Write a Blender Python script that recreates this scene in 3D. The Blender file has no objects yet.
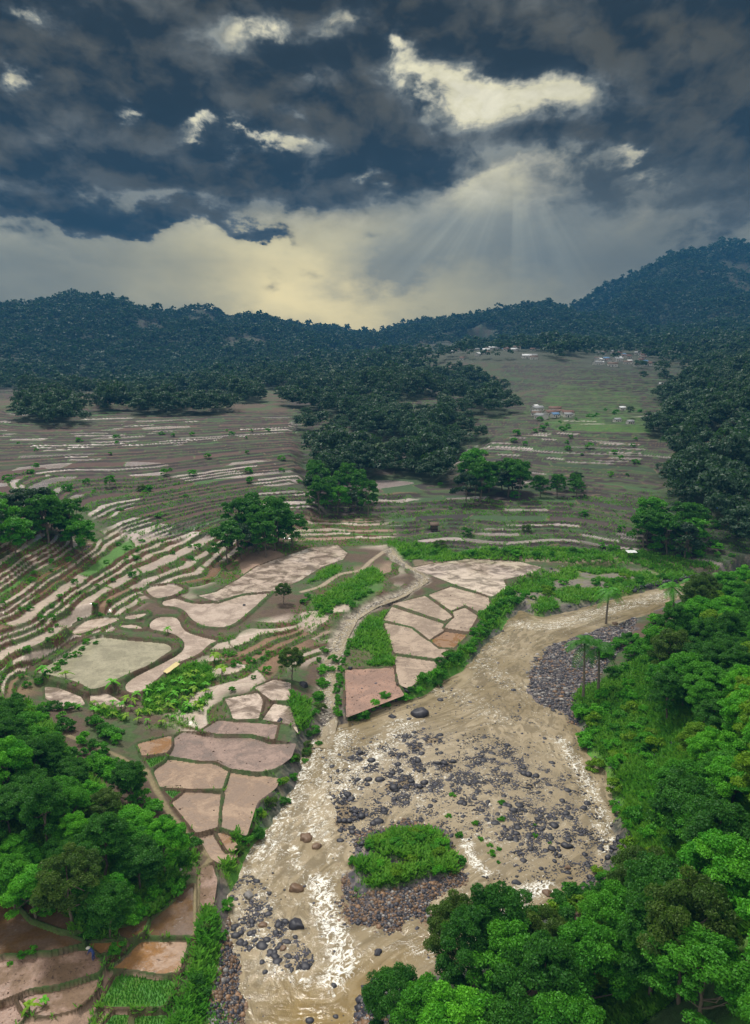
import bpy, math, random, time
import numpy as np
T0 = time.time()
PI = math.pi
rng = np.random.default_rng(7)
random.seed(7)
SC = bpy.context.scene
COL = SC.collection

# ------------------------------------------------------------------ camera geometry
H, TH, F = 65.0, math.radians(11.5), 750.0
CT, ST = math.cos(TH), math.sin(TH)
def ray(px, py):
    dx = (px - 375) / F; v = (512 - py) / F
    return dx, CT + v * ST, -ST + v * CT
def PZ(px, py, z):                       # point of the level z seen at a pixel
    a, b, c = ray(px, py); t = (z - H) / c
    return (a * t, b * t, z)
def PD(px, py, Y):                       # point at ground distance Y seen at a pixel
    a, b, c = ray(px, py); t = Y / b
    return (a * t, Y, H + c * t)

# ------------------------------------------------------------------ numpy noise
def hsh(ix, iy, s):
    h = (ix.astype(np.int64) * 374761393 + iy.astype(np.int64) * 668265263 + s * 2147483647) & 0xFFFFFFFF
    h = ((h ^ (h >> 13)) * 1274126177) & 0xFFFFFFFF
    h = ((h ^ (h >> 16)) * 2246822519) & 0xFFFFFFFF
    return ((h ^ (h >> 15)) & 0xFFFFFF) / float(0xFFFFFF)
def vn(x, y, s=0):
    ix = np.floor(x); iy = np.floor(y); fx = x - ix; fy = y - iy
    fx = fx * fx * (3 - 2 * fx); fy = fy * fy * (3 - 2 * fy)
    a = hsh(ix, iy, s); b = hsh(ix + 1, iy, s); c = hsh(ix, iy + 1, s); d = hsh(ix + 1, iy + 1, s)
    return (a * (1 - fx) + b * fx) * (1 - fy) + (c * (1 - fx) + d * fx) * fy
def fbm(x, y, s=0, o=4):
    r = 0; amp = .5; tot = 0
    for k in range(o):
        r = r + amp * vn(x, y, s + k * 17); tot += amp; amp *= .5
        x = x * 2.03 + 13.7; y = y * 2.03 + 7.1
    return r / tot
def sst(a, b, x):
    t = np.clip((x - a) / (b - a), 0, 1); return t * t * (3 - 2 * t)
def sdpoly(x, y, poly):                  # signed distance, negative inside
    d = np.full(x.shape, 1e9); ins = np.zeros(x.shape, bool)
    n = len(poly)
    for i in range(n):
        ax, ay = poly[i][0], poly[i][1]; bx, by = poly[(i + 1) % n][0], poly[(i + 1) % n][1]
        ex, ey = bx - ax, by - ay; L = ex * ex + ey * ey + 1e-12
        t = np.clip(((x - ax) * ex + (y - ay) * ey) / L, 0, 1)
        d = np.minimum(d, (x - ax - t * ex) ** 2 + (y - ay - t * ey) ** 2)
        if abs(ey) > 1e-12:
            c = ((ay > y) != (by > y)) & (x < ex * (y - ay) / ey + ax); ins ^= c
    d = np.sqrt(d); return np.where(ins, -d, d)
def sdline(x, y, pts):
    d = np.full(x.shape, 1e9)
    for (ax, ay), (bx, by) in zip([p[:2] for p in pts[:-1]], [p[:2] for p in pts[1:]]):
        ex, ey = bx - ax, by - ay; L = ex * ex + ey * ey + 1e-12
        t = np.clip(((x - ax) * ex + (y - ay) * ey) / L, 0, 1)
        d = np.minimum(d, (x - ax - t * ex) ** 2 + (y - ay - t * ey) ** 2)
    return np.sqrt(d)
def smooth_poly(p, it=2, cut=0):                # Chaikin corner cutting
    for _ in range(it):
        q = []
        for i in range(len(p)):
            a = p[i]; b = p[(i + 1) % len(p)]
            t = min(.25, cut / (math.hypot(a[0] - b[0], a[1] - b[1]) + 1e-9)) if cut else .2
            q.append(tuple((1 - t) * a[k] + t * b[k] for k in range(len(a))))
            q.append(tuple(t * a[k] + (1 - t) * b[k] for k in range(len(a))))
        p = q
    return p

# ------------------------------------------------------------------ the lie of the land: control points joined by a thin plate
CZ = [  # px, py, z
 (375,1024,.5),(375,900,.5),(375,800,.5),(450,700,.6),(550,620,.9),(700,578,1.4),(640,600,1.0),(300,880,.5),(560,800,.6),(600,860,.6),
 (225,1000,1.4),(0,1000,2.6),(110,960,2.4),(0,930,3.6),(100,905,4.0),(0,860,6.5),(0,780,7),(100,800,4.5),(165,850,2.4),(-150,900,9),(-150,1000,6),
 (220,780,2.0),(220,728,2.6),(150,750,2.8),(300,700,2.2),(300,655,2.6),(330,600,4.6),(250,610,4.8),(290,625,4.6),(222,642,4.3),(165,690,4.0),(250,690,2.9),(215,715,2.7),
 (400,580,3.6),(450,575,2.6),(420,650,1.9),(370,650,1.9),(350,700,1.5),
 (100,660,4.4),(60,705,4.2),(10,700,5.6),(150,610,5.0),(60,620,8.0),
 (0,640,9),(0,600,13.5),(0,565,17),(0,530,20),(0,500,22),(90,575,10),(60,545,15),(-150,600,22),(-150,540,28),
 (150,560,8.5),(150,520,12.5),(150,480,18),(150,440,25),(150,420,30),(220,570,5.6),(60,480,19),
 (250,545,5.6),(300,562,5.0),(350,540,5.6),(300,500,10),(300,460,16),
 (400,500,10),(500,540,5.2),(500,500,9.5),(500,460,14.5),(550,420,29),(450,550,3.6),
 (640,540,6.5),(640,500,12),(640,460,18),(640,420,30),(560,565,2.2),(640,565,2.2),(720,572,2.6),
 (650,720,3.5),(700,700,7.5),(760,660,8),(750,750,13),(750,850,15),(750,960,15),(700,900,9),(650,900,4),(600,960,2),(520,1000,1.2),(590,720,1.2),(600,800,1.0),(690,630,3.5),(900,700,22),(900,900,26),(760,600,4),
]
CY = [  # px, py, ground distance
 (0,430,400),(0,403,560),(0,392,760),(150,402,570),(300,412,500),(270,382,800),(320,374,900),(100,392,850),(200,389,880),
 (400,425,480),(400,382,640),(460,400,560),(330,400,600),(480,408,640),(400,378,860),
 (550,402,540),(550,391,600),(550,374,710),(500,358,850),(620,363,850),(420,362,900),(560,349,1080),
 (740,505,270),(740,455,330),(740,405,430),(745,378,560),(750,350,900),(690,420,480),(690,385,620),(690,366,820),
 (0,318,1900),(100,311,2000),(200,318,2000),(270,331,1900),(320,348,1800),(60,350,1400),(160,352,1450),(-200,310,1900),(-200,400,900),(-200,460,400),
 (420,336,2200),(480,323,2200),(560,318,2200),(620,309,2200),(680,304,2000),(750,306,1800),(950,300,1700),(640,337,1600),(480,346,1650),
 (330,342,3050),(380,341,3050),(440,338,3050),(250,342,3050),(100,345,3050),
 (560,322,2650),(600,298,2650),(630,285,2650),(665,271,2650),(700,262,2650),(750,257,2650),(950,264,2650),(-200,345,3050),
 (950,420,400),(950,380,800),(850,560,220),
]
CA = [(u, y, z) for u in (-.6,-.3,0,.3,.6) for y, z in ((4400, 130), (2250, 112), (3400, 120))] + [(-.6,45,6),(-.3,45,2),(0,45,.5),(.3,45,3),(.6,45,12)]
ctrl = [PZ(*c) for c in CZ] + [PD(*c) for c in CY] + [(u * y, y, z) for u, y, z in CA]
ctrl = np.array(ctrl)
def uv(x, y): return np.stack([x / y * 2.2, np.log(y)], -1)
cu = uv(ctrl[:, 0], ctrl[:, 1])
def kern(r2): return .5 * r2 * np.log(r2 + 1e-12)
n = len(cu)
K = kern(((cu[:, None] - cu[None]) ** 2).sum(-1)) + np.eye(n) * 2e-4
Pm = np.c_[np.ones(n), cu]
A = np.block([[K, Pm], [Pm.T, np.zeros((3, 3))]])
w = np.linalg.solve(A, np.r_[ctrl[:, 2], np.zeros(3)])
GU = np.linspace(-.8, .8, 161); GL = np.linspace(math.log(38), math.log(7000), 330)
gu, gl = np.meshgrid(GU * 2.2, GL)
q = np.stack([gu.ravel(), gl.ravel()], -1)
g = np.empty(len(q))
for s in range(0, len(q), 8000):
    r2 = ((q[s:s+8000, None] - cu[None]) ** 2).sum(-1)
    g[s:s+8000] = kern(r2) @ w[:n] + w[n] + q[s:s+8000] @ w[n+1:]
BASE = g.reshape(gu.shape)
def base(x, y):
    y = np.maximum(y, 39.)
    a = np.clip((x / y - GU[0]) / (GU[1] - GU[0]), 0, len(GU) - 1.001)
    b = np.clip((np.log(y) - GL[0]) / (GL[1] - GL[0]), 0, len(GL) - 1.001)
    i = a.astype(int); j = b.astype(int); fa = a - i; fb = b - j
    return (BASE[j, i] * (1 - fa) + BASE[j, i+1] * fa) * (1 - fb) + (BASE[j+1, i] * (1 - fa) + BASE[j+1, i+1] * fa) * fb
_YS = np.exp(np.linspace(math.log(42), math.log(6500), 4000))
def hit(px, py):                         # where the sight line meets the land
    a, b, c = ray(px, py); xs = a / b * _YS; zs = H + c / b * _YS
    k = np.nonzero(zs < np.maximum(base(xs, _YS), .3))[0]
    k = k[0] if len(k) else len(_YS) - 1
    return (xs[k], _YS[k], float(base(xs[k:k+1], _YS[k:k+1])[0]))
def ground_poly(pts): return [hit(*p)[:2] for p in pts]

# ------------------------------------------------------------------ the fields, read off the photograph
FIELDS = [  # outline, level, kind, label
 ([(29,675),(65,655),(80,643),(101,636),(128,640),(171,643),(175,652),(149,668),(120,681),(101,691),(88,692),(77,685),(53,679)],4.3,'pond','large pale green fish pond ringed by a raised earth bank'),
 ([(148,622),(160,616),(179,617),(185,631),(203,637),(222,641),(211,644),(198,657),(179,663),(165,674),(149,689),(136,695),(125,693),(123,685),(133,677),(160,664),(181,653),(184,643),(176,636),(160,632),(149,631)],4.1,'water','hook shaped flooded paddy wrapping round the end of the pond'),
 ([(161,601),(174,597),(193,604),(217,603),(241,595),(273,592),(267,597),(254,609),(238,623),(225,629),(203,628),(190,620),(185,612),(177,608),(162,607)],4.7,'water','wide pale flooded paddy above the hook shaped one'),
 ([(198,596),(217,592),(238,580),(257,567),(278,559),(310,548),(337,545),(347,553),(342,560),(321,567),(299,581),(275,591),(241,594),(217,602)],5.0,'mirror','long flooded paddy mirroring trees and bright sky'),
 ([(144,588),(171,584),(187,588),(176,596),(157,600),(148,595)],5.2,'water','small flooded paddy just behind the wide pale one'),
 ([(87,619),(120,617),(121,621),(104,628),(75,637),(69,633)],4.7,'water','narrow flooded paddy along the back bank of the pond'),
 ([(123,616),(152,612),(141,620),(124,621)],4.7,'water','thin wedge of water behind the pond bank'),
 ([(117,625),(139,624),(147,631),(120,629)],4.5,'water','sliver of water on top of the pond bank'),
 ([(45,687),(57,688),(80,697),(85,705),(69,709),(47,699)],3.8,'mirror','small flooded plot below the front bank of the pond'),
 ([(91,694),(107,694),(117,700),(128,707),(96,707),(91,700)],3.7,'mirror','glossy small plot with dark stones below the pond'),
 ([(171,748),(174,739),(183,733),(205,737),(218,737),(250,737),(269,745),(295,744),(290,757),(274,769),(258,772),(230,768),(218,761),(197,760),(170,756)],2.3,'mauve','broad mauve mud paddy, topmost of the four big ones by the rapids'),
 ([(167,760),(183,761),(218,763),(227,771),(222,789),(186,788),(161,787),(155,772)],2.1,'mud','pinkish mud paddy left of the tall curved one'),
 ([(231,771),(258,775),(278,779),(275,787),(255,803),(246,835),(222,827),(225,795)],1.9,'mud','tall curved pink paddy next to the river bank grass'),
 ([(185,792),(222,795),(218,811),(218,827),(197,833),(173,803)],1.8,'mud','pink paddy narrowing downwards, lowest of the four big ones'),
 ([(138,744),(171,736),(170,747),(166,753),(143,756)],2.6,'tan','orange tan plot at the corner of the broad mauve paddy'),
 ([(146,760),(165,755),(163,760),(151,768)],2.4,'rice','small green seedling plot beneath the orange tan one'),
 ([(163,789),(181,788),(183,790),(173,799)],1.9,'rice','tiny bright green seedbed wedged between two pink paddies'),
 ([(202,731),(218,721),(277,725),(274,740),(253,734),(218,734)],2.7,'mauve','strip paddy directly above the broad mauve one'),
 ([(225,699),(258,693),(262,701),(258,719),(234,719),(231,709)],3.0,'mirror','dark speckled wet plot above the strip paddy'),
 ([(255,688),(274,680),(290,683),(290,700),(273,701)],3.1,'mirror','wet plot with black clods beside the thin tree'),
 ([(274,704),(290,707),(298,733),(291,724),(263,720)],2.7,'mirror','ragged wet plot beside the stream bank grass'),
 ([(199,837),(213,835),(223,853),(237,856),(221,864),(213,859)],1.4,'mud','curved pink tongue of mud below the big paddies'),
 ([(217,834),(226,832),(238,848),(228,851)],1.5,'tan','little reddish dug plot inside the pink tongue'),
 ([(-60,890),(0,898),(18,904),(29,921),(58,934),(83,943),(55,949),(0,953),(-60,960)],3.1,'dark','dark grey wet field at the foot of the left grove'),
 ([(4,884),(46,898),(80,929),(67,929),(34,917),(18,898)],3.5,'dark','brown wet strip in the shade of the left grove'),
 ([(-60,978),(0,961),(37,953),(89,952),(100,963),(98,972),(61,983),(31,987),(0,1000),(-60,1010)],2.7,'stub','rough stubble field where the person in blue works'),
 ([(18,998),(61,987),(98,980),(92,993),(74,1009),(46,1015),(28,1012)],2.4,'stub','rough brown plot one step below the stubble field'),
 ([(-60,1016),(0,1004),(18,1003),(25,1015),(12,1030),(-60,1050)],2.2,'stub','brown plot cut by the lower left corner'),
 ([(88,944),(120,943),(121,947),(101,953)],2.6,'tan','tiny orange puddle plot by the person in blue'),
 ([(147,926),(172,906),(193,886),(192,935),(153,935)],2.4,'dark','brown flooded plot reflecting sky beside the footpath'),
 ([(110,932),(147,920),(141,932),(129,938)],2.8,'dark','narrow brown plot at the edge of the left grove'),
 ([(123,963),(141,943),(187,943),(178,972),(160,973),(138,969),(112,969)],2.1,'tan','orange brown plot above the bright green rice'),
 ([(101,1005),(117,977),(144,975),(175,983),(163,1006),(123,1006)],1.8,'rice','bright green rice plot, the larger of two at the bottom'),
 ([(95,1040),(113,1016),(129,1016),(129,1040)],1.5,'rice','vivid green rice corner at the very bottom'),
 ([(133,1018),(166,1016),(166,1040),(133,1040)],1.5,'rice','dull green plot next to the vivid rice corner'),
 ([(202,869),(212,865),(215,880),(212,906),(201,907)],1.6,'stub','narrow upright brown strip beside the footpath'),
 ([(412,568),(432,564),(469,559),(520,562),(541,567),(533,573),(503,580),(507,589),(491,597),(475,591),(453,584)],2.5,'mirror','large mirror bright paddy at the head of the river wedge'),
 ([(429,595),(451,587),(488,597),(489,607),(480,613),(465,605),(451,611)],2.3,'pink','pale pink paddy right below the mirror bright one'),
 ([(393,604),(425,596),(448,613),(452,617),(444,621)],2.2,'pink','triangular pale pink paddy beside the stream'),
 ([(453,612),(465,608),(477,616),(468,632),(444,628),(455,617)],2.1,'pink','small five sided pink paddy against the river hedge'),
 ([(392,607),(443,624),(443,631),(429,640),(413,627),(384,620)],2.0,'pink','long slanting pink paddy in the middle of the wedge'),
 ([(445,632),(467,635),(453,648),(440,648),(432,641)],1.9,'tan','small tan corner plot against the river hedge'),
 ([(384,623),(411,628),(437,648),(453,651),(443,660),(395,653)],1.9,'pink','wide pink paddy below the long slanting one'),
 ([(395,656),(443,663),(408,688),(399,684),(397,668)],1.7,'pink','pointed pink paddy closing the wedge by the hedge'),
 ([(345,670),(393,668),(396,684),(403,695),(347,717)],1.5,'salmon','salmon coloured speckled paddy below the grass wedge'),
]
def grow(p, e):                          # move an outline outwards
    n = len(p); s = sum(p[i][0] * p[(i + 1) % n][1] - p[(i + 1) % n][0] * p[i][1] for i in range(n)); s = 1 if s > 0 else -1; q = []
    for i in range(n):
        a, b, c = p[i - 1], p[i], p[(i + 1) % n]; l1 = math.hypot(b[0] - a[0], b[1] - a[1]) + 1e-9; l2 = math.hypot(c[0] - b[0], c[1] - b[1]) + 1e-9
        nx = (b[1] - a[1]) / l1 + (c[1] - b[1]) / l2; ny = -(b[0] - a[0]) / l1 - (c[0] - b[0]) / l2; L = math.hypot(nx, ny) + 1e-9
        q.append((b[0] + s * nx / L * e, b[1] + s * ny / L * e, b[2]))
    return q
FP = []
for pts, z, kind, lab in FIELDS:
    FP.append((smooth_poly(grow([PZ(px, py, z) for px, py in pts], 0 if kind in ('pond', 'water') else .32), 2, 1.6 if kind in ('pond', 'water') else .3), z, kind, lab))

RIVER = [(262,1060),(240,1024),(232,985),(229,940),(228,900),(240,868),(260,838),(284,797),(300,764),(314,742),(328,727),(345,722),(385,708),(425,694),(462,668),(488,645),(506,622),(518,608),(540,618),(570,612),(600,602),(650,590),(690,581),(740,572),(770,572),(765,584),(715,588),(680,600),(640,618),(600,630),(565,645),(560,690),(580,730),(600,770),(616,810),(618,850),(590,880),(545,900),(530,925),(490,950),(430,975),(400,1010),(380,1060)]
RIVER_W = smooth_poly([PZ(a, b, 0.)[:2] for a, b in RIVER], 2)
GRAVEL = smooth_poly([PZ(a, b, .5)[:2] for a, b in [(605,628),(640,618),(625,650),(600,680),(585,700),(580,725),(560,716),(545,708),(530,690),(523,668),(535,650),(570,636)]], 2)
ISLE = smooth_poly([PZ(a, b, .5)[:2] for a, b in [(338,842),(360,826),(400,812),(440,826),(462,850),(475,880),(445,905),(430,925),(395,938),(352,934),(332,910)]], 2)
ISLEG = smooth_poly([PZ(a, b, .9)[:2] for a, b in [(345,842),(370,832),(410,822),(440,835),(460,858),(455,872),(420,885),(380,890),(350,893),(342,862)]], 2)
SPIT = smooth_poly([PZ(a, b, .3)[:2] for a, b in [(352,1040),(355,1000),(372,978),(395,965),(420,985),(420,1060)]], 2)
BANKL = smooth_poly([PZ(a, b, .5)[:2] for a, b in [(200,1040),(215,985),(222,940),(228,910),(240,930),(240,960),(262,985),(258,1010),(262,1050)]], 2)
ROCKF = smooth_poly([PZ(a, b, .1)[:2] for a, b in [(335,795),(350,760),(385,735),(420,712),(470,735),(520,735),(560,755),(585,800),(590,850),(560,885),(500,880),(465,850),(430,820),(380,815),(345,830)]], 2)
NBANK = smooth_poly([PZ(a, b, 1.4)[:2] for a, b in [(505,600),(516,583),(545,568),(600,567),(680,571),(720,571),(690,577),(640,588),(600,598),(560,609),(530,619),(512,612)]], 2)
STREAM = [hit(a, b)[:2] for a, b in [(388,548),(398,560),(418,570),(424,580),(402,593),(375,603),(352,617),(341,638),(331,660),(327,690),(330,715),(322,740)]]
PATH = [hit(a, b)[:2] for a, b in [(302,592),(320,587),(338,575),(362,569),(372,560),(386,550)]]
TRAIL = [hit(a, b)[:2] for a, b in [(66,735),(120,757),(146,768),(170,812),(195,842),(212,858),(204,868),(196,905),(193,940)]]
ROADW = [hit(a, b)[:2] for a, b in [(420,562),(500,558),(560,560),(620,560),(680,563),(760,572),(820,578)]]
GRASSP = [ground_poly(p) for p in [
 [(355,625),(389,607),(384,623),(393,665),(349,664)],
 [(300,584),(337,563),(347,564),(337,576),(310,586)],
 [(85,705),(130,705),(180,670),(205,660),(215,690),(200,725),(140,728),(110,718)],
 [(560,720),(585,690),(640,650),(700,610),(760,600),(900,700),(900,1100),(560,1100),(600,900),(625,850),(612,790)],
 [(290,700),(312,700),(314,735),(282,735)],
 [(246,838),(258,804),(280,786),(296,765),(306,740),(318,728),(320,735),(300,775),(262,838),(240,870),(228,890),(230,860)],
 [(346,722),(405,696),(450,664),(480,630),(494,600),(507,590),(520,604),(505,625),(485,650),(455,675),(425,697),(380,710)],
 [(205,905),(222,915),(220,950),(212,985),(200,1040),(170,1040),(180,1000),(198,950)],
 [(330,590),(372,566),(384,580),(352,600),(318,620),(310,600)],
 [(0,700),(30,700),(70,760),(120,820),(190,860),(150,930),(60,930),(0,890)],
 [(430,552),(560,545),(640,552),(700,560),(760,566),(700,570),(560,562),(440,562)],
 [(380,540),(440,545),(460,556),(400,560)],
 [(560,385),(640,395),(650,430),(560,430),(520,415)],
 [(285,372),(330,368),(350,376),(300,385)],
]]
TZ = [  # terrace zones: outline on the ground, step, riser share, along direction, cell length, wetness, tint
 (ground_poly([(-120,530),(-60,520),(90,540),(130,520),(250,520),(240,570),(200,590),(150,600),(110,640),(60,655),(20,690),(-120,720)]),.85,.32,(.7,.7),24,.84,0),
 (ground_poly([(-150,420),(0,408),(150,406),(300,412),(310,480),(330,540),(250,545),(220,540),(130,535),(60,500),(-100,520),(-150,500)]),.62,.34,(1,.15),17,.30,1),
 (ground_poly([(400,562),(380,520),(430,470),(480,430),(520,400),(560,380),(690,380),(680,450),(665,500),(760,530),(770,568),(640,560),(520,556)]),.70,.36,(1,-.15),18,.18,2),
 (ground_poly([(285,400),(300,372),(400,368),(505,390),(520,420),(450,470),(400,520),(330,520),(300,490)]),1.0,.3,(1,.2),30,.12,2),
 (ground_poly([(165,700),(165,682),(200,664),(225,640),(290,612),(325,605),(325,650),(290,672),(260,690),(230,695),(212,730),(185,728)]),.5,.34,(.8,.6),26,.8,0),
 (ground_poly([(300,620),(310,590),(345,575),(390,560),(400,575),(350,605),(325,640)]),.8,.4,(.9,.4),16,.3,0),
 (ground_poly([(-120,374),(0,370),(60,376),(115,388),(100,400),(0,400),(-120,402)]),.9,.34,(1,0),40,.2,1),
 (ground_poly([(-60,905),(-60,1060),(190,1060),(196,940),(140,938),(60,945),(0,900)]),.6,.3,(.9,.4),30,.0,0),
 (ground_poly([(215,585),(245,560),(250,540),(310,520),(380,515),(402,540),(392,556),(345,545),(305,552),(280,562),(240,584)]),.45,.3,(1,.2),20,.55,0),
 (ground_poly([(500,390),(500,364),(690,364),(700,390),(560,390)]),1.1,.36,(1,0),34,.12,2),
]
FOREST = [ground_poly(p) for p in [
 [(305,490),(330,510),(368,512),(380,498),(430,500),(436,465),(462,440),(512,420),(505,385),(460,372),(380,370),(350,380),(285,390),(290,420),(310,450)],
 [(668,500),(700,530),(735,560),(900,590),(900,345),(700,352),(672,395),(660,440)],
 [(0,425),(85,420),(80,404),(0,405)],
 [(92,412),(180,415),(250,412),(258,395),(310,375),(330,366),(250,358),(120,372)],
 [(438,362),(560,362),(580,352),(700,362),(760,345),(760,318),(640,318),(540,330),(430,345)],
]]
VILLAGE = [ground_poly(p) for p in [[(445,362),(540,362),(540,349),(445,347)], [(590,367),(652,367),(652,352),(590,352)]]]

# ------------------------------------------------------------------ terrain grid (finer near the valley floor, coarser far away)
rows = [18.]
while rows[-1] < 3450:
    y = rows[-1]; rows.append(y * (1 + (.03 if y < 44 else .0025 if y < 750 else .0045 if y < 1300 else .007)))
RY = np.array(rows); CU = np.r_[np.linspace(-3.2, -.66, 60), np.linspace(-.65, .65, 1000), np.linspace(.66, 3.2, 60)]
NR, NC = len(RY), len(CU)
Y = np.repeat(RY[:, None], NC, 1); X = Y * CU[None]
Z = base(X, Y)
NB = (fbm(X / 26, Y / 26, 3, 3) - .5)
Z = np.where(Y < 1300, Z, Z + (np.abs(fbm(X / 210, Y / 260, 9, 4) - .5) * -2 + .22) * 95 * sst(1250, 1700, Y) * sst(3400, 2700, Y))
Z0 = Z.copy()
Zg = Z
alb = np.empty((NR, NC, 3)); rough = np.full((NR, NC), .85)
nz = fbm(X / 9, Y / 9, 21, 4); nf = vn(X / .9, Y / .9, 5); nb = fbm(X / 60, Y / 60, 31, 3)
def mix(a, c, m): return a + (np.array(c) - a) * m[..., None]
alb[:] = (.085, .055, .032)
alb = mix(alb, (.035, .085, .014), sst(.42, .58, nz) * .85)
alb = mix(alb, (.085, .052, .04), sst(.5, .7, nf) * .5)
far = sst(300, 900, Y)
wetmask = np.zeros((NR, NC)); grassy = np.zeros((NR, NC)); bundm = np.zeros((NR, NC))
def window(poly, m):
    ys = [p[1] for p in poly]; us = [p[0] / p[1] for p in poly]
    r0 = np.searchsorted(RY, min(ys) - m); r1 = np.searchsorted(RY, max(ys) + m)
    ymin = max(18, min(ys) - m)
    c0 = np.searchsorted(CU, min(us) - m / ymin); c1 = np.searchsorted(CU, max(us) + m / ymin)
    return slice(max(0, r0), max(r1, 1)), slice(max(0, c0), max(c1, 1))
for zi, (poly, step, rw, (ax, ay), cl, wet, tint) in enumerate(TZ):
    s = window(poly, 12); x, y = X[s], Y[s]
    if x.size == 0: continue
    m = sst(3, -5, sdpoly(x, y, poly) + (fbm(x / 8, y / 8, 77 + zi, 2) - .5) * 10)
    wig = (fbm(x / 22, y / 22, 40 + zi, 3) - .5) * step * (1.3 if tint else 1.5) + (vn(x / 5.5, y / 5.5, 80 + zi) - .5) * step * .35
    zb = Z0[s]
    if zi in (1, 2):                     # these fields step straight up the valley
        wz = (m > .5) + 1e-6; zrow = (zb * wz).sum(1) / wz.sum(1); zrow = np.convolve(np.pad(zrow, 20, 'edge'), np.ones(41) / 41, 'valid')[:, None]
        zb = zb + (.45 * (zrow - zb)) * sst(215, 300, y); wig = wig * .7
    hq = (zb + wig) / step
    hq = hq + .42 * np.sin(hq * 1.75 + zi) + .3 * np.sin(hq * .61 + 1.7)
    lv = np.floor(hq); fr = hq - lv
    zt = step * (lv + sst(1 - rw, 1, fr))
    al = (x * ax + y * ay) + (vn(x / 14, y / 14, 60 + zi) - .5) * 14
    ln = cl * (.6 + .9 * hsh(lv, lv * 0, 5 + zi))
    ac = al / ln + hsh(lv, lv * 0, 11 + zi); ci = np.floor(ac); cf = (ac - ci)
    rc = hsh(lv, ci, 3 + zi); rd = hsh(ci, lv, 14 + zi)
    dl = np.minimum(cf, 1 - cf) * ln
    lip = np.maximum(sst(.13, .0, fr), sst(.55, .2, dl) * .8) * (fr < 1 - rw)
    zt = zt + (rd - .5) * step * .25 * (fr < 1 - rw) + lip * min(.3, step * .35)
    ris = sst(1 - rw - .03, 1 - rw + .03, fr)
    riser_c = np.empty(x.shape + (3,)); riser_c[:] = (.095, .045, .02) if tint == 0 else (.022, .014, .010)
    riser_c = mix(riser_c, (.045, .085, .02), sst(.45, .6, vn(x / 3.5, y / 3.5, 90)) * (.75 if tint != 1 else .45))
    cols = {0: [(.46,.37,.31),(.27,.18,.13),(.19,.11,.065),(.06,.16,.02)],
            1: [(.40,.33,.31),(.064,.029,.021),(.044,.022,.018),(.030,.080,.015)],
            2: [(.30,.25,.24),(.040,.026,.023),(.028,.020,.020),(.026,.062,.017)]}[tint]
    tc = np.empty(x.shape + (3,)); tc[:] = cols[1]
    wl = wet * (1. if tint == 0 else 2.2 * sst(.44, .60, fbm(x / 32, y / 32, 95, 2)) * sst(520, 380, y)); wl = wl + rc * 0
    tc[rc < wl] = cols[0]; tc[rc > .78] = cols[2]  # wet treads: sky reflection painted in as a pale tone
    gr = ((rd > (.90 if tint == 0 else .91 if tint == 1 else .72)) & (rc >= wl)) * 1.
    tc = mix(tc, cols[3], gr)
    tc *= (.82 + .36 * nz[s])[..., None]
    if tint: tc *= (.42 + .40 * nb[s] + .85 * hsh(lv, ci, 23))[..., None]
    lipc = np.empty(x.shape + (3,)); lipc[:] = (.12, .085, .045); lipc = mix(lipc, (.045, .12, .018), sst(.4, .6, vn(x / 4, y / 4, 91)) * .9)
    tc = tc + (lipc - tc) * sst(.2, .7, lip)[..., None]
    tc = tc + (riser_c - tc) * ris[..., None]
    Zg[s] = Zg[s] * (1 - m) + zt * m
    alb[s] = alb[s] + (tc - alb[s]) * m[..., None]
    wt = (rc < wl) * (1 - ris) * (1 - sst(.2, .7, lip)) * m * sst(.75, .97, m)
    rough[s] = rough[s] * (1 - wt) + wt * .13
    wetmask[s] = np.maximum(wetmask[s], wt)
    bundm[s] = np.maximum(bundm[s], np.maximum(ris * .8, sst(.3, .8, lip)) * m)

# far fields: duller, greener
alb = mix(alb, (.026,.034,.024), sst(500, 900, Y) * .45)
# forest cover
forest = np.zeros((NR, NC))
for p in FOREST:
    s = window(p, 30); forest[s] = np.maximum(forest[s], sst(6, -6, sdpoly(X[s], Y[s], p) + (fbm(X[s] / 30, Y[s] / 30, 51, 2) - .5) * 30))
UU = X / Y
forest = np.maximum(forest, sst(1080, 1180, Y + 900 * (vn(X / 200, Y / 200, 4) - .5) * .5) * sst(-.06, -.12, UU + .0))
forest = np.maximum(forest, sst(1650, 1760, Y))
forest = np.maximum(forest, sst(960, 1040, Y) * sst(.10, .06, UU) * sst(-.20, -.16, UU))
forest = np.maximum(forest, sst(1180, 1260, Y) * sst(.40, .46, UU))
forest = np.maximum(forest, sst(700, 760, Y) * sst(.47, .50, UU))
forest = np.maximum(forest, sst(660, 800, Y + 900 * (fbm(X / 90, Y / 110, 57, 3) - .5)) * .55)
gap = fbm(X / 42, Y / 60, 58, 3)
forest *= 1 - .95 * sst(.49, .57, gap) * sst(1500, 1000, Y) * sst(.52, .42, UU)
forest *= 1 - .8 * sst(.62, .68, fbm(X / 120, Y / 180, 59, 3)) * sst(900, 1200, Y)
for p in VILLAGE:
    s = window(p, 30); forest[s] *= 1 - .7 * sst(14, -2, sdpoly(X[s], Y[s], p) + (fbm(X[s] / 40, Y[s] / 40, 52, 2) - .5) * 60)
    alb[s] = mix(alb[s], (.045,.055,.035), sst(20, 0, sdpoly(X[s], Y[s], p)) * .8)
alb = mix(alb, (.022, .04, .014), forest * (.92))
rough = rough * (1 - forest) + .9 * forest
side = sst(.66, .9, np.abs(UU)) * sst(900, 500, Y); alb = mix(alb, (.03, .075, .014), side)
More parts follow.
